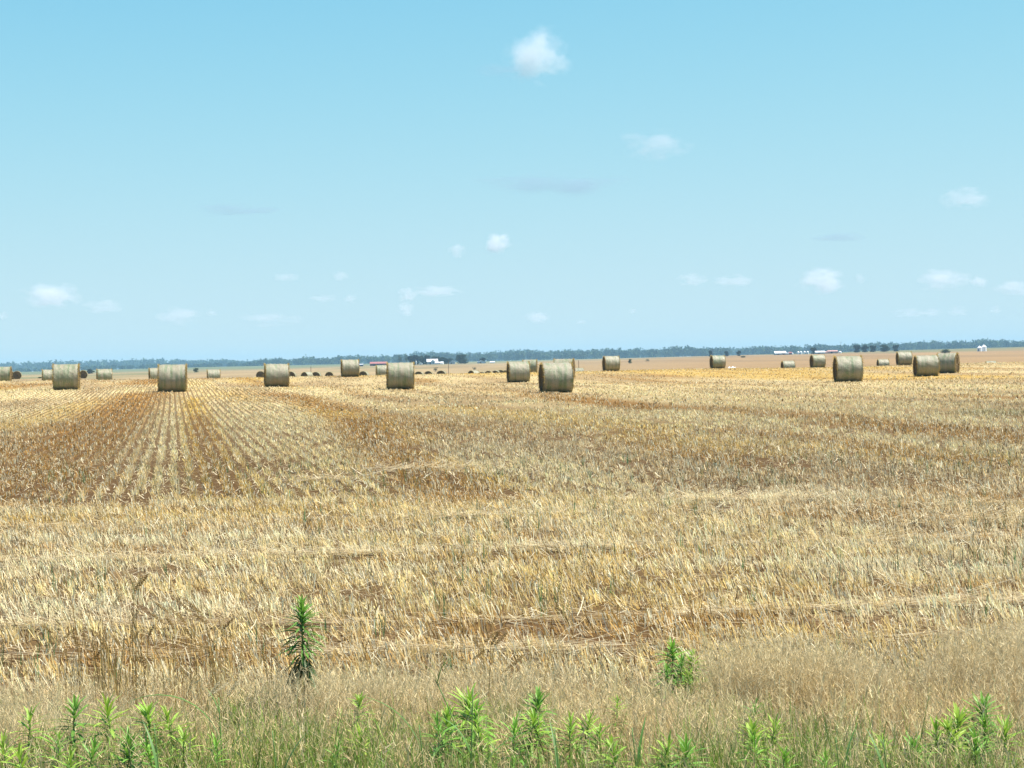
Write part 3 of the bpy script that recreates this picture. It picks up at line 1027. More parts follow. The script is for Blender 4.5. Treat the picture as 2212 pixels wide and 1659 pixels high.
def leaf_set(m):
    """The leaves of one weed: pale tuft, full green middle, dark drooping lower leaves, a few gone yellow."""
    k = lambda c: tuple(v * f for v, f in zip(c, m))
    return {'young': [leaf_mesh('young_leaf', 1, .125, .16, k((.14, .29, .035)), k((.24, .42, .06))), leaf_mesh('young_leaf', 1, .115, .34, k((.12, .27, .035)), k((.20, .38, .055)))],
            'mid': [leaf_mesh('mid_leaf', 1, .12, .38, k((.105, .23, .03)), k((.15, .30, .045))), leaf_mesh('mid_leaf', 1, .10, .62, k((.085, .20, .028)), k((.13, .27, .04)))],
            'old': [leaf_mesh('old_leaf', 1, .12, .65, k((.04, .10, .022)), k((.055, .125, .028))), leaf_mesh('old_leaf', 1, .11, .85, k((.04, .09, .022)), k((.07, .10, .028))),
                    leaf_mesh('old_leaf', 1, .09, 1.0, k((.20, .17, .05)), k((.28, .22, .08)))]}


LEAFSETS = [leaf_set((1.2, 1.2, 1.1)), leaf_set((1.5, 1.25, 1.2)), leaf_set((.95, 1.0, 1.1)), leaf_set((1.7, 1.3, 1.3))]


def weed(x, y, h, label, nl=40, spread=.085, lean=(0, 0), dark=0.0, bare=.0, rg=random):
    """Upright single-stemmed weed with narrow leaves all round the stem."""
    t = empty('weed', (x, y, gz(x, y) - .01), rg.uniform(0, 6.28))
    LS = LEAFSETS[2] if dark > .5 else rg.choice(LEAFSETS)
    pts = []; n = 7
    for i in range(n):
        f = i / (n - 1)
        pts.append((lean[0] * f * f + .006 * math.sin(3 * f), lean[1] * f * f + .005 * math.cos(4 * f), h * f))
    V, Q = tube(pts, [(.0055 if dark > .5 else .0036) * (1 - .55 * i / (n - 1)) for i in range(n)], 5)
    link('stem', pymesh('weed_stem', V, Q, M_LEAF, np.array([[.16, .25, .07]]) * np.ones((len(V), 1)), True), None, t)
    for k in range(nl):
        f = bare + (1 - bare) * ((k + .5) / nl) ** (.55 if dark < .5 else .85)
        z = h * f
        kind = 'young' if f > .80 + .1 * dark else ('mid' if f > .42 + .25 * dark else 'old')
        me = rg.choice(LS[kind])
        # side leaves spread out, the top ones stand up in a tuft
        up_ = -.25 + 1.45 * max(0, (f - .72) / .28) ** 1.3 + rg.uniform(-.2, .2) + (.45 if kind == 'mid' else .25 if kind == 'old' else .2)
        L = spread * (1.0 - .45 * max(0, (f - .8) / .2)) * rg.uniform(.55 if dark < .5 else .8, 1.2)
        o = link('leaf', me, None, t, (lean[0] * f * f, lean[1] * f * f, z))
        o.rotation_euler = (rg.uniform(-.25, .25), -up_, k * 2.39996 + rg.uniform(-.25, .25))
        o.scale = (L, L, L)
    tag(t, label, 'weed', 'leafy green weeds in the roadside grass')
    return t


def weed_px(X, Ytop, d, label, **kw):
    p = at_dist(X, Ytop, d)
    h = p.z - gz(p.x, d)
    return weed(p.x, d, h, label, **kw)


weed_px(652, 1303, 8.1, 'tall lone leafy weed rising dark green out of the dry grass before the stubble', nl=260, spread=.10, dark=.75, bare=.10)
weed_px(1452, 1394, 8.35, 'bright green taller stem of the twin weed beside the pinkish dry grass clump', nl=170, spread=.085, bare=.05)
weed_px(1494, 1416, 8.3, 'shorter stem of the twin weed touching the pinkish dry grass clump', nl=160, spread=.08, bare=.05)
weed_px(1472, 1428, 8.2, 'small low weed at the foot of the twin weed', nl=90, spread=.09, bare=.05)
weed_px(1440, 1440, 8.15, 'outer low shoot of the twin weed on its open side', nl=70, spread=.08, bare=.05)
weed_px(1487, 1455, 8.1, 'lowest shoot in front of the twin weed', nl=70, spread=.08, bare=.05)
LOWL = 'bright green leafy weed standing in the mixed green and dry roadside grass'
for (X, Y, d, nl, sp) in ((157, 1517, 6.7, 44, .085), (234, 1530, 6.6, 36, .09), (326, 1536, 6.7, 46, .085), (55, 1535, 6.8, 30, .07), (387, 1546, 6.6, 40, .08),
                          (404, 1580, 6.3, 34, .075), (177, 1611, 6.1, 40, .085), (468, 1600, 6.2, 30, .07), (110, 1590, 6.2, 30, .08), (768, 1506, 7.3, 40, .065),
                          (775, 1584, 6.5, 50, .07), (700, 1610, 6.2, 26, .06), (1002, 1514, 6.8, 60, .10), (1034, 1536, 6.6, 44, .09), (985, 1545, 6.5, 40, .085),
                          (1151, 1507, 6.9, 62, .095), (1187, 1548, 6.6, 40, .08), (1128, 1545, 6.6, 40, .085), (1254, 1549, 6.7, 44, .085), (1230, 1560, 6.6, 34, .075),
                          (1290, 1578, 6.4, 34, .075), (1327, 1505, 7.2, 32, .06), (1612, 1525, 7.0, 34, .065), (1410, 1611, 6.1, 44, .075), (1343, 1613, 6.1, 40, .08),
                          (1480, 1608, 6.1, 40, .08), (1617, 1573, 6.4, 46, .08), (1663, 1562, 6.5, 40, .075), (2096, 1522, 6.9, 56, .09), (2058, 1549, 6.6, 54, .09),
                          (2130, 1554, 6.6, 50, .09), (2085, 1570, 6.4, 50, .09), (2030, 1580, 6.4, 36, .08), (1900, 1605, 6.2, 44, .075), (1780, 1625, 6.0, 34, .07), (1700, 1620, 6.0, 34, .07), (968, 1560, 6.4, 36, .085), (1050, 1570, 6.4, 36, .085), (1110, 1570, 6.3, 36, .085), (2160, 1575, 6.4, 40, .09), (2010, 1600, 6.2, 40, .085), (2110, 1595, 6.2, 44, .09), (20, 1600, 6.1, 34, .08), (255, 1600, 6.1, 36, .08), (300, 1595, 6.1, 36, .085), (355, 1605, 6.05, 36, .08), (70, 1630, 5.9, 34, .08), (130, 1635, 5.9, 34, .085), (1640, 1600, 6.1, 36, .08)):
    lab = LOWL
    if (X, Y) == (1002, 1514): lab = 'wide bushy weed at the roadside with a long grass blade crossing it'
    elif (X, Y) == (768, 1506): lab = 'slender pale green weed alone in the dry grass near the tall dark weed'
    elif (X, Y) == (1327, 1505): lab = 'small faint green weed alone amid the tan dry grass'
    elif (X, Y) == (1612, 1525): lab = 'small dark green weed just below the pinkish dry grass clump'
    if lab == LOWL:
        lab = ('bright green leafy weed in the loose patch round the tall stem with the arching blade' if X < 480 else
               'low leafy weed between the slender pale weed and the single broad blade' if X < 800 else
               'leafy weed crowding the wide bushy weed crossed by a grass blade' if X < 1080 else
               'leafy weed in the clump between the bushy weed and the small faint weed' if X < 1310 else
               'low leafy weed in the thin row below the twin weed' if X < 1550 else
               'leafy weed in the patch below the small dark weed and pinkish clump' if X < 1720 else
               'low leafy weed in the thin grass before the lush corner clump' if X < 1950 else
               'leafy weed in the lush green clump below the tall tan grass')
    weed_px(X, Y, d, lab, nl=int(nl * 2.2), spread=sp * random.uniform(.95, 1.3), lean=(random.uniform(-.06, .06), random.uniform(-.04, .04)))


# ------------------------------------------------------------------ left-over wheat stalks
def wheat_variants():
    out = []
    for k in range(4):
        rg = np.random.default_rng(300 + k)
        nod = rg.uniform(.25, 1.0)
        L = 1.0
        pts = []
        for i in range(10):
            f = i / 9
            pts.append((.10 * nod * f ** 3, 0, L * (f - .03 * nod * f ** 4)))
        V, Q = tube(pts, [.0034 * (1 - .35 * i / 9) for i in range(10)], 4)
        stem = pymesh('wheat_stem', V, Q, M_STRAW, np.array([[.30, .19, .06]]) * np.ones((len(V), 1)), True)
        # ear: rows of plump grains in a slim spindle with fine awns; bends over with the stem (fixed size, metres)
        EV, EQ = [], []
        ang = .25 + nod * .8
        axis = Vector((math.sin(ang), 0, math.cos(ang)))
        side = Vector((math.cos(ang), 0, -math.sin(ang))); oth = Vector((0, 1, 0))
        nn = 11; EL = .085
        for i in range(nn):
            f = i / nn
            for s_ in (-1, 1):
                c0 = axis * (EL * f) + (side if i % 2 else oth) * (s_ * .0032)
                d_ = (axis + (side if i % 2 else oth) * (s_ * .35)).normalized()
                p = [c0, c0 + d_ * .006, c0 + d_ * .013]
                v, q = tube(p, [.0012, .0033 * (1 - .3 * f), .0005], 4)
                o_ = len(EV); EV += v; EQ += [tuple(t + o_ for t in qq) for qq in q]
        for i in range(10):
            f = rg.uniform(.1, 1)
            c0 = axis * (EL * f)
            d_ = (axis + side * rg.normal(0, .25) + oth * rg.normal(0, .25)).normalized()
            v, q = tube([c0, c0 + d_ * rg.uniform(.02, .04)], [.0006, .0003], 3)
            o_ = len(EV); EV += v; EQ += [tuple(t + o_ for t in qq) for qq in q]
        ear = pymesh('wheat_ear', EV, EQ, M_STRAW, np.array([[.30, .20, .07]]) * np.ones((len(EV), 1)))
        pale = pymesh('wheat_ear', EV, EQ, M_STRAW, np.array([[.66, .57, .36]]) * np.ones((len(EV), 1)))
        out.append((stem, ear, pale, Vector(pts[-1])))
    return out


WHEAT = wheat_variants()


def wheat(X, Y, d, rz, tilt, v, pale=False, label='', group='', leaf=False):
    p = at_dist(X, Y, d)
    stem, ear, pe, tip = WHEAT[v]
    g = gz(p.x, d)
    h = (p.z - g) * .97
    dx = Vector((math.cos(rz), math.sin(rz), 0)) * (tip.x * h + math.tan(tilt) * h)
    t = empty('wheat_stalk', (p.x - dx.x, d - dx.y, g - .01), rz)
    t.rotation_euler = (0, tilt, rz)
    s = link('stem', stem, None, t); s.scale = (h, h, h)
    e = link('ear', pe if pale else ear, None, t); e.location = (tip.x * h, 0, tip.z * h); e.scale = (.78, .95, .78)
    tag(t, label, 'wheat', group)


WL = 'brown left-over wheat stalk with a nodding ear in the loose stand beside the dry grass'
WG = 'left-over wheat stalks in a loose stand'
rw = random.Random(5)
# ears as they stand in the photograph: X, Y of the ear's foot, and which way they nod (0 right, pi left)
for (X, Y, nd, pl) in ((195, 1300, 0, 1), (175, 1328, math.pi, 1), (245, 1290, 0, 1), (285, 1325, 0, 1), (225, 1380, math.pi, 0), (172, 1385, math.pi, 0), (262, 1385, math.pi, 0),
                       (282, 1378, 0, 0), (240, 1398, math.pi, 0), (290, 1260, 0, 0), (300, 1248, 0, 0), (360, 1300, math.pi, 0), (352, 1330, math.pi, 0), (375, 1345, math.pi, 0),
                       (388, 1318, math.pi, 0), (402, 1338, math.pi, 0), (412, 1305, math.pi, 0), (420, 1290, math.pi, 0), (432, 1302, math.pi, 0), (415, 1368, math.pi, 0), (428, 1392, math.pi, 0),
                       (446, 1330, math.pi, 0), (150, 1262, math.pi, 0), (138, 1365, 0, 0), (115, 1350, math.pi, 0), (320, 1365, 0, 0), (455, 1395, math.pi, 0), (480, 1345, 0, 0), (560, 1250, math.pi, 0),
                       (578, 1262, math.pi, 0), (205, 1412, 0, 0), (330, 1310, 0, 1)):
    wheat(X, Y, 8.55 + rw.uniform(-.35, .3), nd + rw.uniform(-.6, .6), rw.uniform(-.05, .12), rw.randrange(4), pl, WL, WG)
for (X, Y, nd) in ((1047, 1372, 0), (1060, 1380, 0), (1040, 1395, math.pi), (1022, 1410, 0), (1068, 1375, 0), (1085, 1440, 0), (1012, 1420, math.pi), (1075, 1470, 0), (1105, 1425, 0)):
    wheat(X, Y, 8.0 + rw.uniform(-.4, .3), nd + rw.uniform(-.5, .5), rw.uniform(-.05, .12), rw.randrange(4), False,
          'brown left-over wheat stalk in the sparse tuft behind the two bushy roadside weeds', 'wheat stalks in a sparse tuft')
for (X, Y, nd) in ((460, 1480, 0), (490, 1488, 0), (450, 1490, 0)):
    wheat(X, Y, 7.2 + rw.uniform(-.2, .2), nd + rw.uniform(-.4, .4), .1, rw.randrange(4), True,
          'pale drooping wheat ear above the tall green grass stem', 'pale drooping wheat ears')


# ------------------------------------------------------------------ tall green grasses with arching blades
def blade_mesh(L, w, arch, twist=.0):
    V = []; Q = []; seg = 10
    x = z = 0; ang = math.pi / 2 - .25
    for s in range(seg + 1):
        t = s / seg
        ww = w * .5 * (min(1, t * 5 + .4) * (1 - t ** 2.5)) + .0003
        V += [(x, -ww, z + ww * .4), (x, 0, z), (x, ww, z + ww * .4)]
        x += L / seg * math.cos(ang); z += L / seg * math.sin(ang); ang -= arch / seg
        if s:
            a = 3 * (s - 1); b = 3 * s
            Q += [(a, b, b + 1, a + 1), (a + 1, b + 1, b + 2, a + 2)]
    return pymesh('grass_blade', V, Q, M_LEAF, np.array([[.11, .23, .05]]) * np.ones((len(V), 1)), True)


BLADES = [blade_mesh(.42, .016, 2.0), blade_mesh(.34, .014, 1.3), blade_mesh(.28, .013, .7), blade_mesh(.46, .013, 2.6)]


def tall_grass(X, Ytop, d, label, blades, lean=.05, azl=math.pi, head=False):
    p = at_dist(X, Ytop, d)
    g = gz(p.x, d); h = p.z - g
    lx = lean * h
    t = empty('tall_grass', (p.x - lx * math.cos(azl), d, g - .01), 0)
    pts = [(lx * math.cos(azl) * f * f, 0, h * f) for f in [i / 8 for i in range(9)]]
    V, Q = tube(pts, [.0032 * (1 - .5 * i / 8) for i in range(9)], 5)
    link('stem', pymesh('grass_stem', V, Q, M_LEAF, np.array([[.20, .34, .10]]) * np.ones((len(V), 1)), True), None, t)
    for (f, rz, v, sc) in blades:
        o = link('blade', BLADES[v], None, t, (lx * math.cos(azl) * f * f, 0, h * f)); o.rotation_euler = (0, 0, rz); o.scale = (sc, sc, sc)
    tag(t, label, 'grass', 'tall green grasses by the roadside')


PI = math.pi
tall_grass(472, 1500, 6.4, 'tall green grass stem with one blade arching far out to the left', [(.62, PI + .1, 0, 1.0), (.4, .5, 2, .7), (.86, PI - .5, 2, .4)], .02)
tall_grass(940, 1462, 6.5, 'leaning green grass stem with a small leafy tuft at its top', [(.95, .2, 2, .45), (.93, PI + .3, 1, .5), (.97, -.8, 2, .4)], .25)
tall_grass(1022, 1480, 6.1, 'thin grass stem crossing the wide bushy weed with a dark slanting blade', [(.35, PI + .35, 2, 1.0), (.3, .4, 1, .9), (.55, 2.6, 1, .6)], .03, 0)
tall_grass(905, 1560, 6.1, 'low grass stem with one flat blade spread across the dry grass', [(.75, PI - .05, 1, .9), (.6, .3, 0, .5)], .05)
for (X, Y, d, rz) in ((588, 1572, 5.9, .5), (1197, 1565, 5.9, 1.8), (332, 1555, 6.0, 2.2), (1805, 1585, 5.9, .9), (1908, 1590, 5.8, 2.0), (1365, 1565, 6.1, 1.2)):
    tall_grass(X, Y, d, 'single broad green grass blade poking up at the very edge of the road', [(.55, rz, 2, .8), (.3, rz + 2.4, 1, .7)], .05)

# ------------------------------------------------------------------ trees
def tree_meshes(seed, wid, ht, gaps=.0, trunkh=.25, col=(.055, .085, .035), n=900, leaf=.55):
    """A tree of real size (metres): tapered trunk with limbs, and a crown of many small leaf clumps."""
    rg = np.random.default_rng(seed)
    V, Q = [], []

    def add(pts, r):
        v, q = tube(pts, r, 5); o_ = len(V); V.extend(v); Q.extend([tuple(t + o_ for t in qq) for qq in q])
    add([(0, 0, -.3), (.05, 0, ht * trunkh), (0, .05, ht * .6), (0, 0, ht * .85)], [ht * .028, ht * .022, ht * .014, ht * .004])
    lobes = []
    for k in range(9):
        a = rg.uniform(0, 6.28); f = rg.uniform(.35, .85)
        rr = wid * .5 * rg.uniform(.35, .8) * (1 - .5 * max(0, f - .5))
        tip = (math.cos(a) * rr, math.sin(a) * rr, ht * f)
        add([(0, 0, ht * (trunkh * .7 + .25 * f)), (tip[0] * .5, tip[1] * .5, ht * f * .85), tip], [ht * .012, ht * .008, ht * .003])
        lobes.append((tip, wid * rg.uniform(.16, .27), ht * rg.uniform(.10, .17)))
    lobes.append(((0, 0, ht * .82), wid * .24, ht * .16)); lobes.append(((0, 0, ht * .55), wid * .33, ht * .22))
    lobes.append(((wid * .1, 0, ht * .4), wid * .36, ht * .18))
    if trunkh < .35:
        lobes.append(((0, 0, ht * .2), wid * .40, ht * .18)); lobes.append(((-wid * .08, wid * .05, ht * .12), wid * .38, ht * .12))
    tr = pymesh('tree_trunk', V, Q, M_BARK)
    P = []; C = []
    for (c, rx, rz_) in lobes:
        m_ = n // len(lobes)
        u = rg.normal(size=(m_, 3)); u /= np.linalg.norm(u, axis=1)[:, None]
        r = rg.random(m_) ** .45
        p = np.array(c) + u * r[:, None] * np.array([rx, rx, rz_])
        P.append(p); C.append(np.array(col) * (.65 + .7 * rg.random((m_, 1))) * (.85 + .3 * rg.random()))
    P = np.concatenate(P); C = np.concatenate(C)
    k = P[:, 2] > ht * .01
    P, C = P[k], C[k]
    cr = clump_mesh('tree_crown', P, C, leaf, rg)
    cr.materials.append(M_TREE)
    return tr, cr


def clump_mesh(name, P, C, size, rg):
    m_ = len(P)
    a = rg.normal(size=(m_, 3)); a /= np.linalg.norm(a, axis=1)[:, None]
    b = rg.normal(size=(m_, 3)); b -= a * np.sum(a * b, 1)[:, None]; b /= np.linalg.norm(b, axis=1)[:, None]
    s = (size * (.6 + .8 * rg.random(m_)))[:, None]
    V = np.stack([P - a * s * .6, P - b * s * .4, P + a * s * .6, P + b * s * .4], 1).reshape(-1, 3)
    q = np.arange(4 * m_).reshape(-1, 4)
    return np_mesh(name, V, q, np.repeat(C, 4, 0))


TREES = {'round': tree_meshes(1, 15, 9.5, n=2200, leaf=.9, col=(.032, .055, .022)), 'tall': tree_meshes(2, 9, 11, n=1100, trunkh=.3, leaf=.8, col=(.035, .052, .022)), 'open': tree_meshes(3, 7, 12, n=260, trunkh=.6, leaf=.7, col=(.06, .09, .04)),
         'dark': tree_meshes(4, 10, 9, n=1500, leaf=.85, col=(.022, .038, .018)), 'cone': tree_meshes(5, 7, 7, n=900, leaf=.7, col=(.022, .038, .018)),
         'bush': tree_meshes(6, 3.2, 2.3, n=500, leaf=.28, trunkh=.1, col=(.07, .10, .04)), 'grey': tree_meshes(7, 3.0, 2.6, n=260, leaf=.25, trunkh=.2, col=(.12, .14, .09))}


def tree(kind, X, d, wpx, hpx, label, cat='tree', group=None, name='tree'):
    """Width and height in pixels of the measuring frame give the size at that distance."""
    v = pix_dir(X, hor(X)); x = v.x / v.y * d
    tr, cr = TREES[kind]
    dims = {'round': (15, 9.5), 'tall': (9, 11), 'open': (7, 12), 'dark': (10, 9), 'cone': (7, 7), 'bush': (3.2, 2.3), 'grey': (3.0, 2.6)}[kind]
    sx = wpx * d / F / dims[0]; sz = hpx * d / F / dims[1]
    t = empty(name, (x, d, gz(x, d) - .1), random.uniform(0, 6.28)); t.scale = (sx, sx, sz)
    link('trunk', tr, None, t); link('crown', cr, None, t)
    tag(t, label, cat, group)


GF = 'dark trees round the white farmhouse'
FT = 2010
for (k, X, d, w, h, lab) in (
        ('open', 864, 2040, 11, 25, 'thin tree with a small flat crown on a bare trunk near the farmhouse'),
        ('open', 879, 2050, 12, 26, 'ragged tall tree with a forked top near the farmhouse'),
        ('dark', 888, 2030, 16, 21, 'dark farm tree just behind the ragged forked one'),
        ('dark', 901, 2035, 17, 20, 'dark farm tree behind the little white gable'),
        ('tall', 911, 2060, 12, 21, 'tall dark farm tree left of the white roofed house'),
        ('dark', 914, 2020, 16, 16, 'low dark tree touching the left end of the white roofed house'),
        ('tall', 925, 2060, 13, 20, 'tall olive tree behind the left roof end of the white house'),
        ('tall', 937, 2065, 13, 19, 'tall olive tree behind the middle of the white roof'),
        ('round', 954, 2040, 20, 16, 'round olive tree at the right end of the white house'),
        ('dark', 964, 2030, 12, 13, 'small olive tree between the white house and the blue shed'),
        ('dark', 895, 2025, 17, 22, 'dark farm tree between the forked tree and the tiny white gable'),
        ('dark', 921, 2045, 17, 21, 'dark tree rising behind the left gable end of the white house'),
        ('round', 945, 2050, 22, 18, 'broad olive tree rising behind the right half of the white roof'),
        ('round', 972, 2060, 18, 13, 'low olive tree right behind the pale blue shed by the house'),
        ('round', 1000, 2000, 33, 21, 'big lone round green tree standing between two pale blue sheds'),
        ('cone', 1043, 2020, 17, 13, 'dark pointed tree right behind the pale blue gabled shed'),
        ('dark', 1759, 2060, 20, 15, 'dark round tree between the grain bins and the white roofed building'),
        ('dark', 1852, 2020, 19, 17, 'left dark tree of the clump beside the pinkish barn'),
        ('dark', 1868, 2025, 17, 16, 'second dark tree of the clump beside the pinkish barn'),
        ('dark', 1886, 2025, 18, 15, 'third dark tree of the clump beside the pinkish barn'),
        ('round', 1912, 2030, 24, 16, 'wide dark tree next to the clump by the pinkish barn'),
        ('dark', 1935, 2030, 16, 15, 'dark tree at the open end of the tree clump'),
        ('dark', 1535, 2040, 9, 14, 'narrow dark tree standing out before the far woods'),
        ('dark', 1570, 2045, 12, 12, 'small round dark tree before the far woods'),
        ('dark', 1596, 2045, 10, 12, 'little dark tree before the far woods beside the field bush'),
        ('cone', 193, 1500, 22, 11, 'blue green thicket tree at the field end behind the small pale bale')):
    tree(k, X, d, w, h, lab, 'tree', GF if d < 2070 and X < 1050 else None)


def bush(X, Ybase, w, h, kind, label, dmin=400, dmax=1600):
    x, d = hit(X, Ybase, dmin, dmax)
    tree(kind, X, d, w, h, label, 'bush', None, 'bush')


bush(424, 804.5, 15, 10.5, 'bush', 'round dark green bush alone on the far field beside the small pale bale')
bush(940.6, 803, 12, 11, 'grey', 'grey green wispy bush above the row of end-on bales')
bush(1025, 799, 11, 7, 'grey', 'low grey bush behind the slanting golden bale')
bush(1361, 785, 11, 10, 'bush', 'round green bush just right of the lone bale on the crest')
bush(1398, 781, 12, 6, 'grey', 'grey hazy bush far out on the brown field')
bush(1606, 772.5, 14, 4.5, 'bush', 'low flat dark bush on the brown field edge')
bush(2041, 763, 27, 9, 'bush', 'dark wide bush showing above the right bale of the pair')
bush(17, 806, 13, 9, 'bush', 'dark bush just behind the two end-on bales at the field corner')
bush(86, 812, 15, 4, 'bush', 'low green bush at the foot of the far field beside the half hidden pale bale', 330, 800)

# ------------------------------------------------------------------ far woods, one mass
TOPX = [-600, 0, 118, 220, 328, 366, 400, 443, 472, 512, 602, 632, 660, 712, 752, 812, 858, 910, 961, 1012, 1064, 1098, 1134, 1180, 1214, 1265, 1308, 1351, 1381, 1404, 1443, 1482, 1511, 1541,
        1580, 1619, 1677, 1716, 1775, 1814, 1858, 1897, 1936, 1975, 2030, 2040, 2063, 2092, 2135, 2151, 2210, 2900]
TOPY = [790, 785, 780, 778, 776, 775, 777, 778, 776, 778, 772.6, 776, 769.8, 773, 768, 769, 767, 761, 762, 763, 762, 758, 754, 759, 757, 756, 753, 755, 751.5, 754.7, 753, 748, 752, 750,
        751, 749, 748.5, 748, 743, 746, 743, 741, 740, 740, 735.6, 738, 735, 737, 732, 735, 736, 722]


def build_woods():
    for name, d0, d1, X0, X1, nt_, fill, lab, col in (
            ('woodland', 4300, 4950, -500, 2800, 1000, None, 'bluish line of woodland closing the far side of the fields', (.05, .085, .035)),
            ('woodland', 6100, 6900, -500, 2800, 1300, None, 'hazy blue wooded ridge rising behind the line of woodland', (.05, .085, .035))):
        rg = np.random.default_rng(int(d0))
        Ps = []; Cs = []
        for k in range(nt_):
            X = rg.uniform(X0, X1); d = rg.uniform(d0, d1)
            v = pix_dir(X, hor(X)); x = v.x / v.y * d
            g = gz(x, d)
            top = np.interp(X, TOPX, TOPY)
            if d0 < 5000:
                # nearer wood is low at the left, full height from the middle on
                drop = np.interp(X, [0, 400, 560, 640, 2212], [13, 9, 3, -1, -1]) + abs(rg.normal(0, 2.0)) + (2 if d < 4500 else 0)
            else:
                drop = np.interp(X, [0, 420, 640, 860, 910, 1100, 1300, 2212], [0, 0, 3, 2, 0, 0, 2, 3]) + abs(rg.normal(0, .9))
            hgt = CAM_Z + (hor(X) - top - drop) * d / F - g
            hgt = max(3.0, hgt) * 1.06
            wid = rg.uniform(.6, 1.0) * min(hgt, 20) + (4 if d0 < 5000 else 10)
            m_ = 140 if d0 < 5000 else 100
            u = rg.normal(size=(m_, 3)); u /= np.linalg.norm(u, axis=1)[:, None]
            r = rg.random(m_) ** .5
            lob = rg.normal(0, .33, (6, 3)) * np.array([wid * .5, wid * .5, hgt * .28]); li = rg.integers(0, 6, m_)
            p = lob[li] + u * r[:, None] * np.array([wid * .36, wid * .36, hgt * .30])
            p[:, 2] = p[:, 2] * 1.25 + hgt * .50; p[:, 2] = np.where(p[:, 2] < 0, rg.random(m_) * hgt * .5, np.minimum(p[:, 2], hgt * 1.08))
            Ps.append(p + np.array([x, d, g])); Cs.append(np.array(col) * rg.uniform(.7, 1.35) * (.7 + .6 * rg.random((m_, 1))))
        me = clump_mesh(name, np.concatenate(Ps), np.concatenate(Cs), 3.6 if d0 < 5000 else 5.6, rg)
        o = link(name, me, M_TREE)
        tag(o, lab, 'woods', kind='stuff')


build_woods()

# ------------------------------------------------------------------ farm buildings far across the field
def simple_mat(name, c, rough=.6, spec=.3, var=.15):
    mt, t, b = principled(name, c, rough, spec)
    nz = noise_node(t, .8, 4)
    t.links.new(mixcol(t, var, c, ramp(t, nz.outputs['Fac'], .3, .7, (.5, .5, .5), (1.2, 1.2, 1.2)), 'MULTIPLY'), b.inputs['Base Color'])
    return mt


M_WHITE = simple_mat('white_metal', (.82, .82, .82), .4)
M_WALLW = simple_mat('white_wall', (.72, .73, .74), .6)
M_GREYW = simple_mat('grey_wall', (.34, .36, .38), .6)
M_BLUEW = simple_mat('pale_blue_wall', (.42, .50, .58), .6)
M_REDR = simple_mat('red_roof', (.34, .13, .12), .6)
M_REDW = simple_mat('red_wall', (.26, .09, .08), .7)
M_PINK = simple_mat('faded_red_metal', (.50, .29, .25), .6)
M_DARK = simple_mat('dark_opening', (.03, .035, .045), .3)
M_STEEL = simple_mat('bin_steel', (.72, .74, .76), .35, .5)
M_WOOD = simple_mat('weathered_wood', (.16, .12, .09), .85)


def box(name, x0, x1, y0, y1, z0, z1, mat, parent):
    V = [(x, y, z) for z in (z0, z1) for y in (y0, y1) for x in (x0, x1)]
    Q = [(0, 2, 3, 1), (4, 5, 7, 6), (0, 1, 5, 4), (2, 6, 7, 3), (0, 4, 6, 2), (1, 3, 7, 5)]
    return link(name, pymesh(name, V, Q, mat), None, parent)


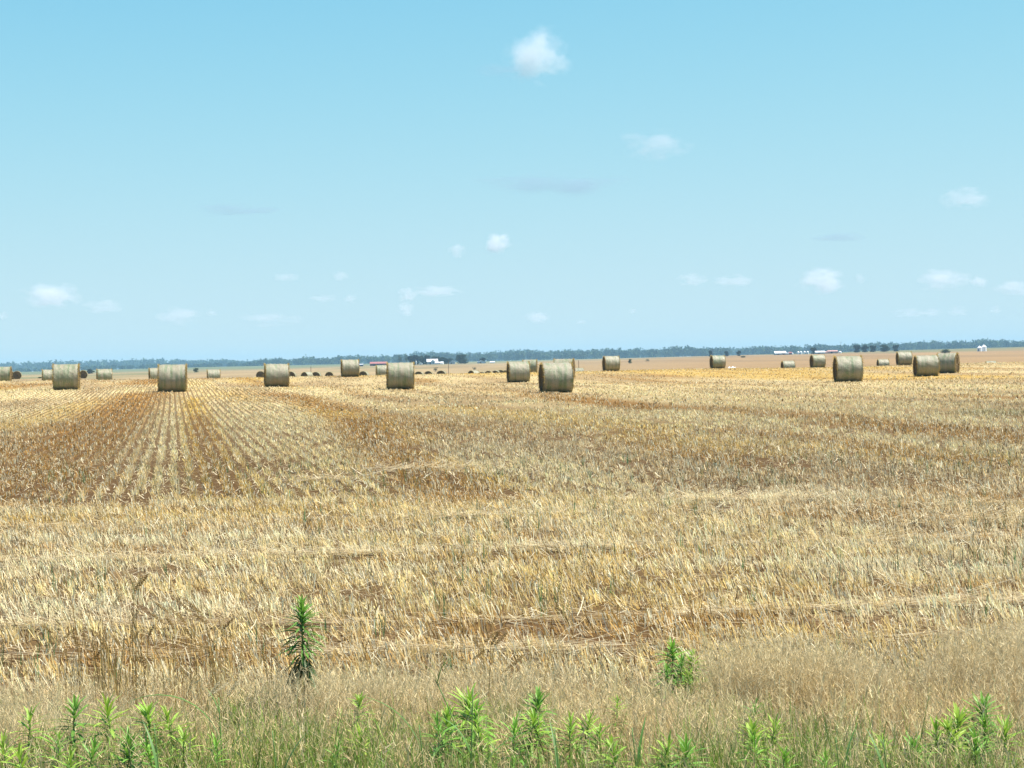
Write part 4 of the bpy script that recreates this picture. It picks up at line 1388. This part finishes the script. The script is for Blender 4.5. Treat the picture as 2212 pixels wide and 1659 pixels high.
def gabled(name, X, d, w, dep, wh, rh, rz, mw, mr, label, doors=1, wins=2, ridge='x', cat='building', parent=None, local=(0, 0)):
    """Gabled building of real size; ridge along its width ('x') or its depth ('y')."""
    if parent is None:
        v = pix_dir(X, hor(X)); x = v.x / v.y * d
        t = empty(name, (x, d, gz(x, d) - .15), rz)
        tag(t, label, cat)
    else:
        t = parent
    ox, oy = local
    hw, hd = w / 2, dep / 2
    if ridge == 'x':
        V = [(-hw, -hd, 0), (hw, -hd, 0), (hw, hd, 0), (-hw, hd, 0), (-hw, -hd, wh), (hw, -hd, wh), (hw, hd, wh), (-hw, hd, wh), (-hw, 0, wh + rh), (hw, 0, wh + rh)]
        Q = [(0, 1, 5, 4), (2, 3, 7, 6), (1, 2, 6, 9, 5), (3, 0, 4, 8, 7), (3, 2, 1, 0)]
        e = .35; k = rh / hd * e
        RV = [(-hw - e, -hd - e, wh - k), (hw + e, -hd - e, wh - k), (hw + e, 0, wh + rh), (-hw - e, 0, wh + rh), (hw + e, hd + e, wh - k), (-hw - e, hd + e, wh - k)]
        RQ = [(0, 1, 2, 3), (3, 2, 4, 5)]
    else:
        V = [(-hw, -hd, 0), (hw, -hd, 0), (hw, hd, 0), (-hw, hd, 0), (-hw, -hd, wh), (hw, -hd, wh), (hw, hd, wh), (-hw, hd, wh), (0, -hd, wh + rh), (0, hd, wh + rh)]
        Q = [(0, 1, 5, 8, 4), (2, 3, 7, 9, 6), (1, 2, 6, 5), (3, 0, 4, 7), (3, 2, 1, 0)]
        e = .35; k = rh / hw * e
        RV = [(-hw - e, -hd - e, wh - k), (0, -hd - e, wh + rh), (0, hd + e, wh + rh), (-hw - e, hd + e, wh - k), (hw + e, -hd - e, wh - k), (hw + e, hd + e, wh - k)]
        RQ = [(0, 1, 2, 3), (1, 4, 5, 2)]
    th = .14
    n_ = len(RV)
    RV = [(a, b, c + .02) for a, b, c in RV] + [(a, b, c + .02 + th) for a, b, c in RV]
    RQ2 = [tuple(reversed(f)) for f in RQ] + [tuple(i + n_ for i in f) for f in RQ]
    edges = {}
    for f in RQ:
        for i in range(len(f)):
            ed = (f[i], f[(i + 1) % len(f)])
            if (ed[1], ed[0]) in edges: edges.pop((ed[1], ed[0]))
            else: edges[ed] = 1
    RQ2 += [(a, b, b + n_, a + n_) for a, b in edges]
    off = lambda L: [(a + ox, b + oy, c) for a, b, c in L]
    link('wall', pymesh('wall', off(V), Q, mw), None, t)
    link('roof', pymesh('roof', off(RV), RQ2, mr), None, t)
    for i in range(doors):
        cx = ox + (-hw * .45 + i * hw * .9 if doors > 1 else -hw * .3)
        box('door', cx - min(1.6, w * .1), cx + min(1.6, w * .1), oy - hd - .06, oy - hd + .02, .1, min(wh * .8, 3.2), M_DARK, t)
    for i in range(wins):
        cx = ox - hw + w * (i + 1.4) / (wins + 1.4)
        wn = box('window', cx - .5, cx + .5, oy - hd - .05, oy - hd + .02, wh * .4, wh * .78, M_DARK, t)
    return t


PX = 2000 / F      # metres per measuring pixel at the farms
h_ = gabled('farmhouse', 934, 2000, 23 * PX, 8, 3.0, 2.6, .05, M_GREYW, M_WHITE, 'white roofed farmhouse with a projecting gable among dark trees', 1, 3)
gabled('', 0, 0, 4.2, 3.0, 3.1, 2.0, 0, M_BLUEW, M_WHITE, '', 0, 1, 'y', parent=h_, local=(.6, -5.2))
gabled('', 0, 0, 5.0, 3.0, 1.6, 1.0, 0, M_GREYW, M_WHITE, '', 0, 0, 'x', parent=h_, local=(4.6, -5.3))
gabled('small_shed', 909, 1990, 6.5 * PX, 3.0, 1.0, 1.7, 0, M_WALLW, M_WHITE, 'tiny white gabled hut before the dark farm trees', 1, 0, 'y')
gabled('small_shed', 955, 1985, 5.5 * PX, 3, 1.3, 1.5, -.3, M_WALLW, M_WHITE, 'little white lean shed at the right end of the farmhouse', 0, 0, 'x')
gabled('shed', 977, 2015, 12.5 * PX, 7, 1.9, 1.5, 0, M_BLUEW, M_BLUEW, 'pale blue gabled shed left of the big round tree', 1, 0, 'y')
gabled('shed', 1040, 2000, 17 * PX, 7, 1.7, 1.3, .1, M_BLUEW, M_BLUEW, 'pale blue gabled shed before the dark pointed tree', 1, 0, 'y')
gabled('shed', 1064, 2010, 9 * PX, 5, 1.0, .8, -.2, M_GREYW, M_WHITE, 'low shed with a tilted white roof beyond the pale blue sheds', 0, 0, 'x')
gabled('long_barn', 818, 2000, 36 * PX, 9, 2.5, 1.7, .0, M_REDW, M_REDR, 'long low barn with a red roof behind the green ended bale', 2, 4)
gabled('dark_shed', 780, 1980, 9 * PX, 6, 1.7, 1.0, 0, M_DARK, M_GREYW, 'small dark shed left of the red roofed barn', 1, 0)
gabled('machine_shed', 1685, 2000, 24 * PX, 9, 2.0, 1.9, .03, M_GREYW, M_WHITE, 'long machine shed with a bright white roof left of the grain bins', 2, 2)
gabled('lean_to', 1700, 1995, 7 * PX, 6, 1.5, .6, 0, M_GREYW, M_GREYW, 'low grey lean-to at the end of the white roofed machine shed', 0, 0)
gabled('red_hut', 1707, 2000, 6 * PX, 4, 2.0, .9, 0, M_REDW, M_REDW, 'small dark red hut between the machine shed and the grain bins', 1, 0)
gabled('white_barn', 1771, 1995, 20 * PX, 8, 1.9, 1.3, .0, M_GREYW, M_WHITE, 'white roofed barn between the dark tree and the pinkish barn', 1, 3)
gabled('pink_barn', 1798, 2000, 21 * PX, 10, 2.4, 1.0, 0, M_PINK, M_PINK, 'large faded pinkish barn right of the white roofed barn', 1, 0)
gabled('pink_barn', 1784.5, 1998, 6 * PX, 8, 1.7, .7, 0, M_PINK, M_PINK, 'low faded wing standing between the pinkish and white roofed barns', 0, 0)


def grain_bin(X, d, dia, wh, rh, label, group=None, name='grain_bin'):
    v = pix_dir(X, hor(X)); x = v.x / v.y * d
    t = empty(name, (x, d, gz(x, d) - .1), random.uniform(0, 6))
    n = 28; r = dia / 2
    V = []; Q = []
    rings = 7
    for k in range(rings * 2 + 1):
        z = wh * k / (rings * 2); rr = r * (1 + (.006 if k % 2 else 0))
        V += [(rr * math.cos(2 * PI * i / n), rr * math.sin(2 * PI * i / n), z) for i in range(n)]
    for k in range(rings * 2):
        Q += [(k * n + i, k * n + (i + 1) % n, (k + 1) * n + (i + 1) % n, (k + 1) * n + i) for i in range(n)]
    link('wall', pymesh('bin_wall', V, Q, M_STEEL), None, t)
    V = [(r * 1.04 * math.cos(2 * PI * i / n), r * 1.04 * math.sin(2 * PI * i / n), wh - .03) for i in range(n)] + \
        [(r * .12 * math.cos(2 * PI * i / n), r * .12 * math.sin(2 * PI * i / n), wh + rh) for i in range(n)]
    Q = [(i, (i + 1) % n, n + (i + 1) % n, n + i) for i in range(n)] + [tuple(range(n, 2 * n))]
    rf = link('roof', pymesh('bin_roof', V, Q, M_WHITE), None, t)
    V, Q = tube([(0, 0, wh + rh - .05), (0, 0, wh + rh + .35)], [r * .13, r * .13], 10)
    link('cap', pymesh('bin_cap', V, Q, M_STEEL), None, rf)
    box('door', -.35, .35, -r - .08, -r + .1, .4, 1.8, M_DARK, t)
    tag(t, label, 'grain bin', group)


for X in (1724.5, 1730.5, 1738.2, 1745):
    grain_bin(X, 2005, 5.2 * PX, 2.6, 1.0, 'small white steel grain bin in the row of four beside the machine shed', 'row of four small grain bins')
grain_bin(2116, 1500, 10 * 1500 / F, 3.0, 1.3, 'shorter of two white grain bins standing together at the field end')
grain_bin(2125.5, 1503, 11.5 * 1500 / F, 3.6, 1.5, 'taller of two white grain bins standing together at the field end')
grain_bin(1815, 2000, 6.5 * PX, 1.6, .7, 'squat white tank beside the faded pinkish barn', name='tank')
grain_bin(1712.3, 1998, 3.6 * PX, 1.5, .6, 'little white tank beside the small dark red hut', name='tank')
grain_bin(899, 1988, 2.2 * PX, 3.4, 1.2, 'slim pale silo left of the tiny white hut', name='silo')


def post(X, Ytop, Ybase, d, label, name='post', arm=False):
    v = pix_dir(X, hor(X)); x = v.x / v.y * d
    g = gz(x, d)
    top = at_dist(X, Ytop, d).z
    h = top - g
    t = empty(name, (x, d, g - .1), 0)
    r = .055 if h < 4 else .15
    V, Q = tube([(0, 0, 0), (.0, 0, h * .5), (0, 0, h + .1)], [r, r * .9, r * .75], 8)
    link('shaft', pymesh('post_shaft', V, Q, M_WOOD), None, t)
    if arm:
        ca = box('crossarm', -1.2, 1.2, -.08, .08, h - .5, h - .3, M_WOOD, t)
        for sx in (-1.05, -.5, .5, 1.05):
            V, Q = tube([(sx, 0, h - .3), (sx, 0, h - .1)], [.05, .04], 6)
            link('insulator', pymesh('insulator', V, Q, M_DARK), None, ca)
    else:
        V, Q = tube([(0, 0, h + .1), (0, 0, h + .16)], [r * .95, r * .3], 8)
        link('cap', pymesh('post_cap', V, Q, M_DARK), None, t)
    tag(t, label, 'pole' if arm else 'post')


post(968.8, 779, 803, 390, 'thin dark stake on the far field right of the farmhouse')
post(671.6, 792, 804, 345, 'short thin stake above the slanting grey bale')
post(1250, 779, 792, 330, 'thin stake on the brown field right of the largest bale')
post(1817, 738, 757, 2030, 'tall utility pole rising over the woods beside the pinkish barn', 'utility_pole', True)
post(1539, 754.5, 766, 1500, 'utility pole just behind the lone bale with litter beside it', 'utility_pole', True)
post(121, 776, 790, 2050, 'thin utility pole above the tilted bale and the blue woods', 'utility_pole', True)


# a scrap of white bale wrap lying by the crest bale
def wrap_scrap():
    x, d = hit(1581, 794.5, 190, 260)
    nx, ny = 14, 8
    V = []; Q = []
    for j in range(ny):
        for i in range(nx):
            a, b = i / (nx - 1) - .5, j / (ny - 1) - .5
            V.append((a * .8 + .03 * math.sin(9 * b), b * .5 + .04 * math.sin(7 * a), .05 + .20 * (0.5 - abs(b)) * (1 + .5 * math.sin(11 * a + 5 * b)) + .05 * math.sin(17 * a)))
    for j in range(ny - 1):
        for i in range(nx - 1):
            k = j * nx + i; Q.append((k, k + 1, k + nx + 1, k + nx))
    o = link('wrap_scrap', pymesh('wrap_scrap', V, Q, M_WHITE, None, True), None, None, (x, d, gz(x, d) + .02))
    tag(o, 'crumpled white scrap of bale wrap lying beside the lone crest bale', 'litter')


wrap_scrap()


# ------------------------------------------------------------------ clouds: small bodies of droplets high and far off
def cloud_material():
    mt = bpy.data.materials.new('cloud_vapour'); mt.use_nodes = True
    t = mt.node_tree; t.nodes.clear()
    tc = t.nodes.new('ShaderNodeTexCoord'); oi = t.nodes.new('ShaderNodeObjectInfo')
    sc_ = t.nodes.new('ShaderNodeVectorMath'); sc_.operation = 'SCALE'; sc_.inputs[0].default_value = (57.3, 31.9, 83.1)
    t.links.new(oi.outputs['Random'], sc_.inputs['Scale'])
    ad = t.nodes.new('ShaderNodeVectorMath'); ad.operation = 'ADD'
    t.links.new(tc.outputs['Object'], ad.inputs[0]); t.links.new(sc_.outputs[0], ad.inputs[1])
    nz = noise_node(t, 1.5, 5, .55, ad.outputs[0])
    ln = t.nodes.new('ShaderNodeVectorMath'); ln.operation = 'LENGTH'; t.links.new(tc.outputs['Object'], ln.inputs[0])

    def mth(op, a, b):
        n = t.nodes.new('ShaderNodeMath'); n.operation = op
        for i, v in enumerate((a, b)):
            if isinstance(v, bpy.types.NodeSocket): t.links.new(v, n.inputs[i])
            else: n.inputs[i].default_value = v
        return n.outputs[0]
    shape = mth('SUBTRACT', .62, ln.outputs['Value'])
    nn = mth('MULTIPLY', mth('SUBTRACT', nz.outputs['Fac'], .46), 2.5)
    body = mth('ADD', shape, nn)
    rim = mth('SUBTRACT', .98, ln.outputs['Value'])
    cl = t.nodes.new('ShaderNodeMapRange'); cl.inputs['From Min'].default_value = 0; cl.inputs['From Max'].default_value = .42; t.links.new(body, cl.inputs['Value'])
    c2 = t.nodes.new('ShaderNodeMapRange'); c2.inputs['From Min'].default_value = 0; c2.inputs['From Max'].default_value = .25; t.links.new(rim, c2.inputs['Value'])
    at = t.nodes.new('ShaderNodeAttribute'); at.attribute_type = 'OBJECT'; at.attribute_name = 'thickness'
    den = mth('MULTIPLY', mth('MULTIPLY', cl.outputs[0], c2.outputs[0]), at.outputs['Fac'])
    v = t.nodes.new('ShaderNodeVolumePrincipled'); v.inputs['Anisotropy'].default_value = 0.0
    aw = t.nodes.new('ShaderNodeAttribute'); aw.attribute_type = 'OBJECT'; aw.attribute_name = 'painted_light'
    t.links.new(mixcol(t, aw.outputs['Fac'], (.40, .55, .68), (.97, .97, 1.0)), v.inputs['Color'])  # low values paint a shaded grey-blue into the droplet colour
    t.links.new(den, v.inputs['Density'])
    out = t.nodes.new('ShaderNodeOutputMaterial'); t.links.new(v.outputs[0], out.inputs['Volume'])
    return mt


M_CLOUD = cloud_material()
bm = bmesh.new(); bmesh.ops.create_icosphere(bm, subdivisions=3, radius=1.0)
CLOUD_ME = bpy.data.meshes.new('cloud'); bm.to_mesh(CLOUD_ME); bm.free(); CLOUD_ME.materials.append(M_CLOUD)
LOWC = 'small faint white cloud in the scatter of little clouds low over the woods'
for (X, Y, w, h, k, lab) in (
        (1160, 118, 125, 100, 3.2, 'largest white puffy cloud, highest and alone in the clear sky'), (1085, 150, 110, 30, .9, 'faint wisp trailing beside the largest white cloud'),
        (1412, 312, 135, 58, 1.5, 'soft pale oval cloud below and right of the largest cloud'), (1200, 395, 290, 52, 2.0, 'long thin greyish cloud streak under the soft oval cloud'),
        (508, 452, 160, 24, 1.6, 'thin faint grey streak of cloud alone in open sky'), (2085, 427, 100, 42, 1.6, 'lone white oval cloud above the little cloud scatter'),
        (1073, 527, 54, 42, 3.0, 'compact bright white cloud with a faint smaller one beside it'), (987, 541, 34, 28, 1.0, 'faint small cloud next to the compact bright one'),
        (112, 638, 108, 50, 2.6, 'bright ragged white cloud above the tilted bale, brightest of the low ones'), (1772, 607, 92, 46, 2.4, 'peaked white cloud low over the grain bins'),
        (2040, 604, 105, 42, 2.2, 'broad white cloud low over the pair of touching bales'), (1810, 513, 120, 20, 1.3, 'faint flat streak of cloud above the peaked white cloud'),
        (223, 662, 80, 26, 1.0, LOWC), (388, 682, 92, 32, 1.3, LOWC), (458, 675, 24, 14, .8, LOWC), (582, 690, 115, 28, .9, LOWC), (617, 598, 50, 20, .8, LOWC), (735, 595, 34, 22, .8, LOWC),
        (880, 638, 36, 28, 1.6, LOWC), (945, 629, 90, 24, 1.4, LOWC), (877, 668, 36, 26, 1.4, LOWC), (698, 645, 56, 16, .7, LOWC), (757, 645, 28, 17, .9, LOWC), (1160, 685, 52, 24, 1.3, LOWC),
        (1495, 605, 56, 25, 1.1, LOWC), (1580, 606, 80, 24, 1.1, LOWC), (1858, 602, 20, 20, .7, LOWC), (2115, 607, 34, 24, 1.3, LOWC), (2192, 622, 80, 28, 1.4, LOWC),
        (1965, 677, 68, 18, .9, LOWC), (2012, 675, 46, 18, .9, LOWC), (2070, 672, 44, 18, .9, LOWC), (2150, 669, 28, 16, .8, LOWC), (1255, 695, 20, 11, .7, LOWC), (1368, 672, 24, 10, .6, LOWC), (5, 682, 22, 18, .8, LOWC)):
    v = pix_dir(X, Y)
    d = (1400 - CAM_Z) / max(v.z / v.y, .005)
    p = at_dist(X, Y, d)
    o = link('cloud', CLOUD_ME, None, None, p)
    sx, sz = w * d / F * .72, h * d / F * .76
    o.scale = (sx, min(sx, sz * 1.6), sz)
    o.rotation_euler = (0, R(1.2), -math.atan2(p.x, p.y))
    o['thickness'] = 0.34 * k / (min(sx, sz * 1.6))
    o['painted_light'] = .12 if (X, Y) in ((1085, 150), (1200, 395), (508, 452), (1810, 513)) else (.8 if Y < 330 else .95)  # the wisps and streaks have their shade painted in as a darker colour
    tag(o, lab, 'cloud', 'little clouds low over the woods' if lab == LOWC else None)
print('all done')
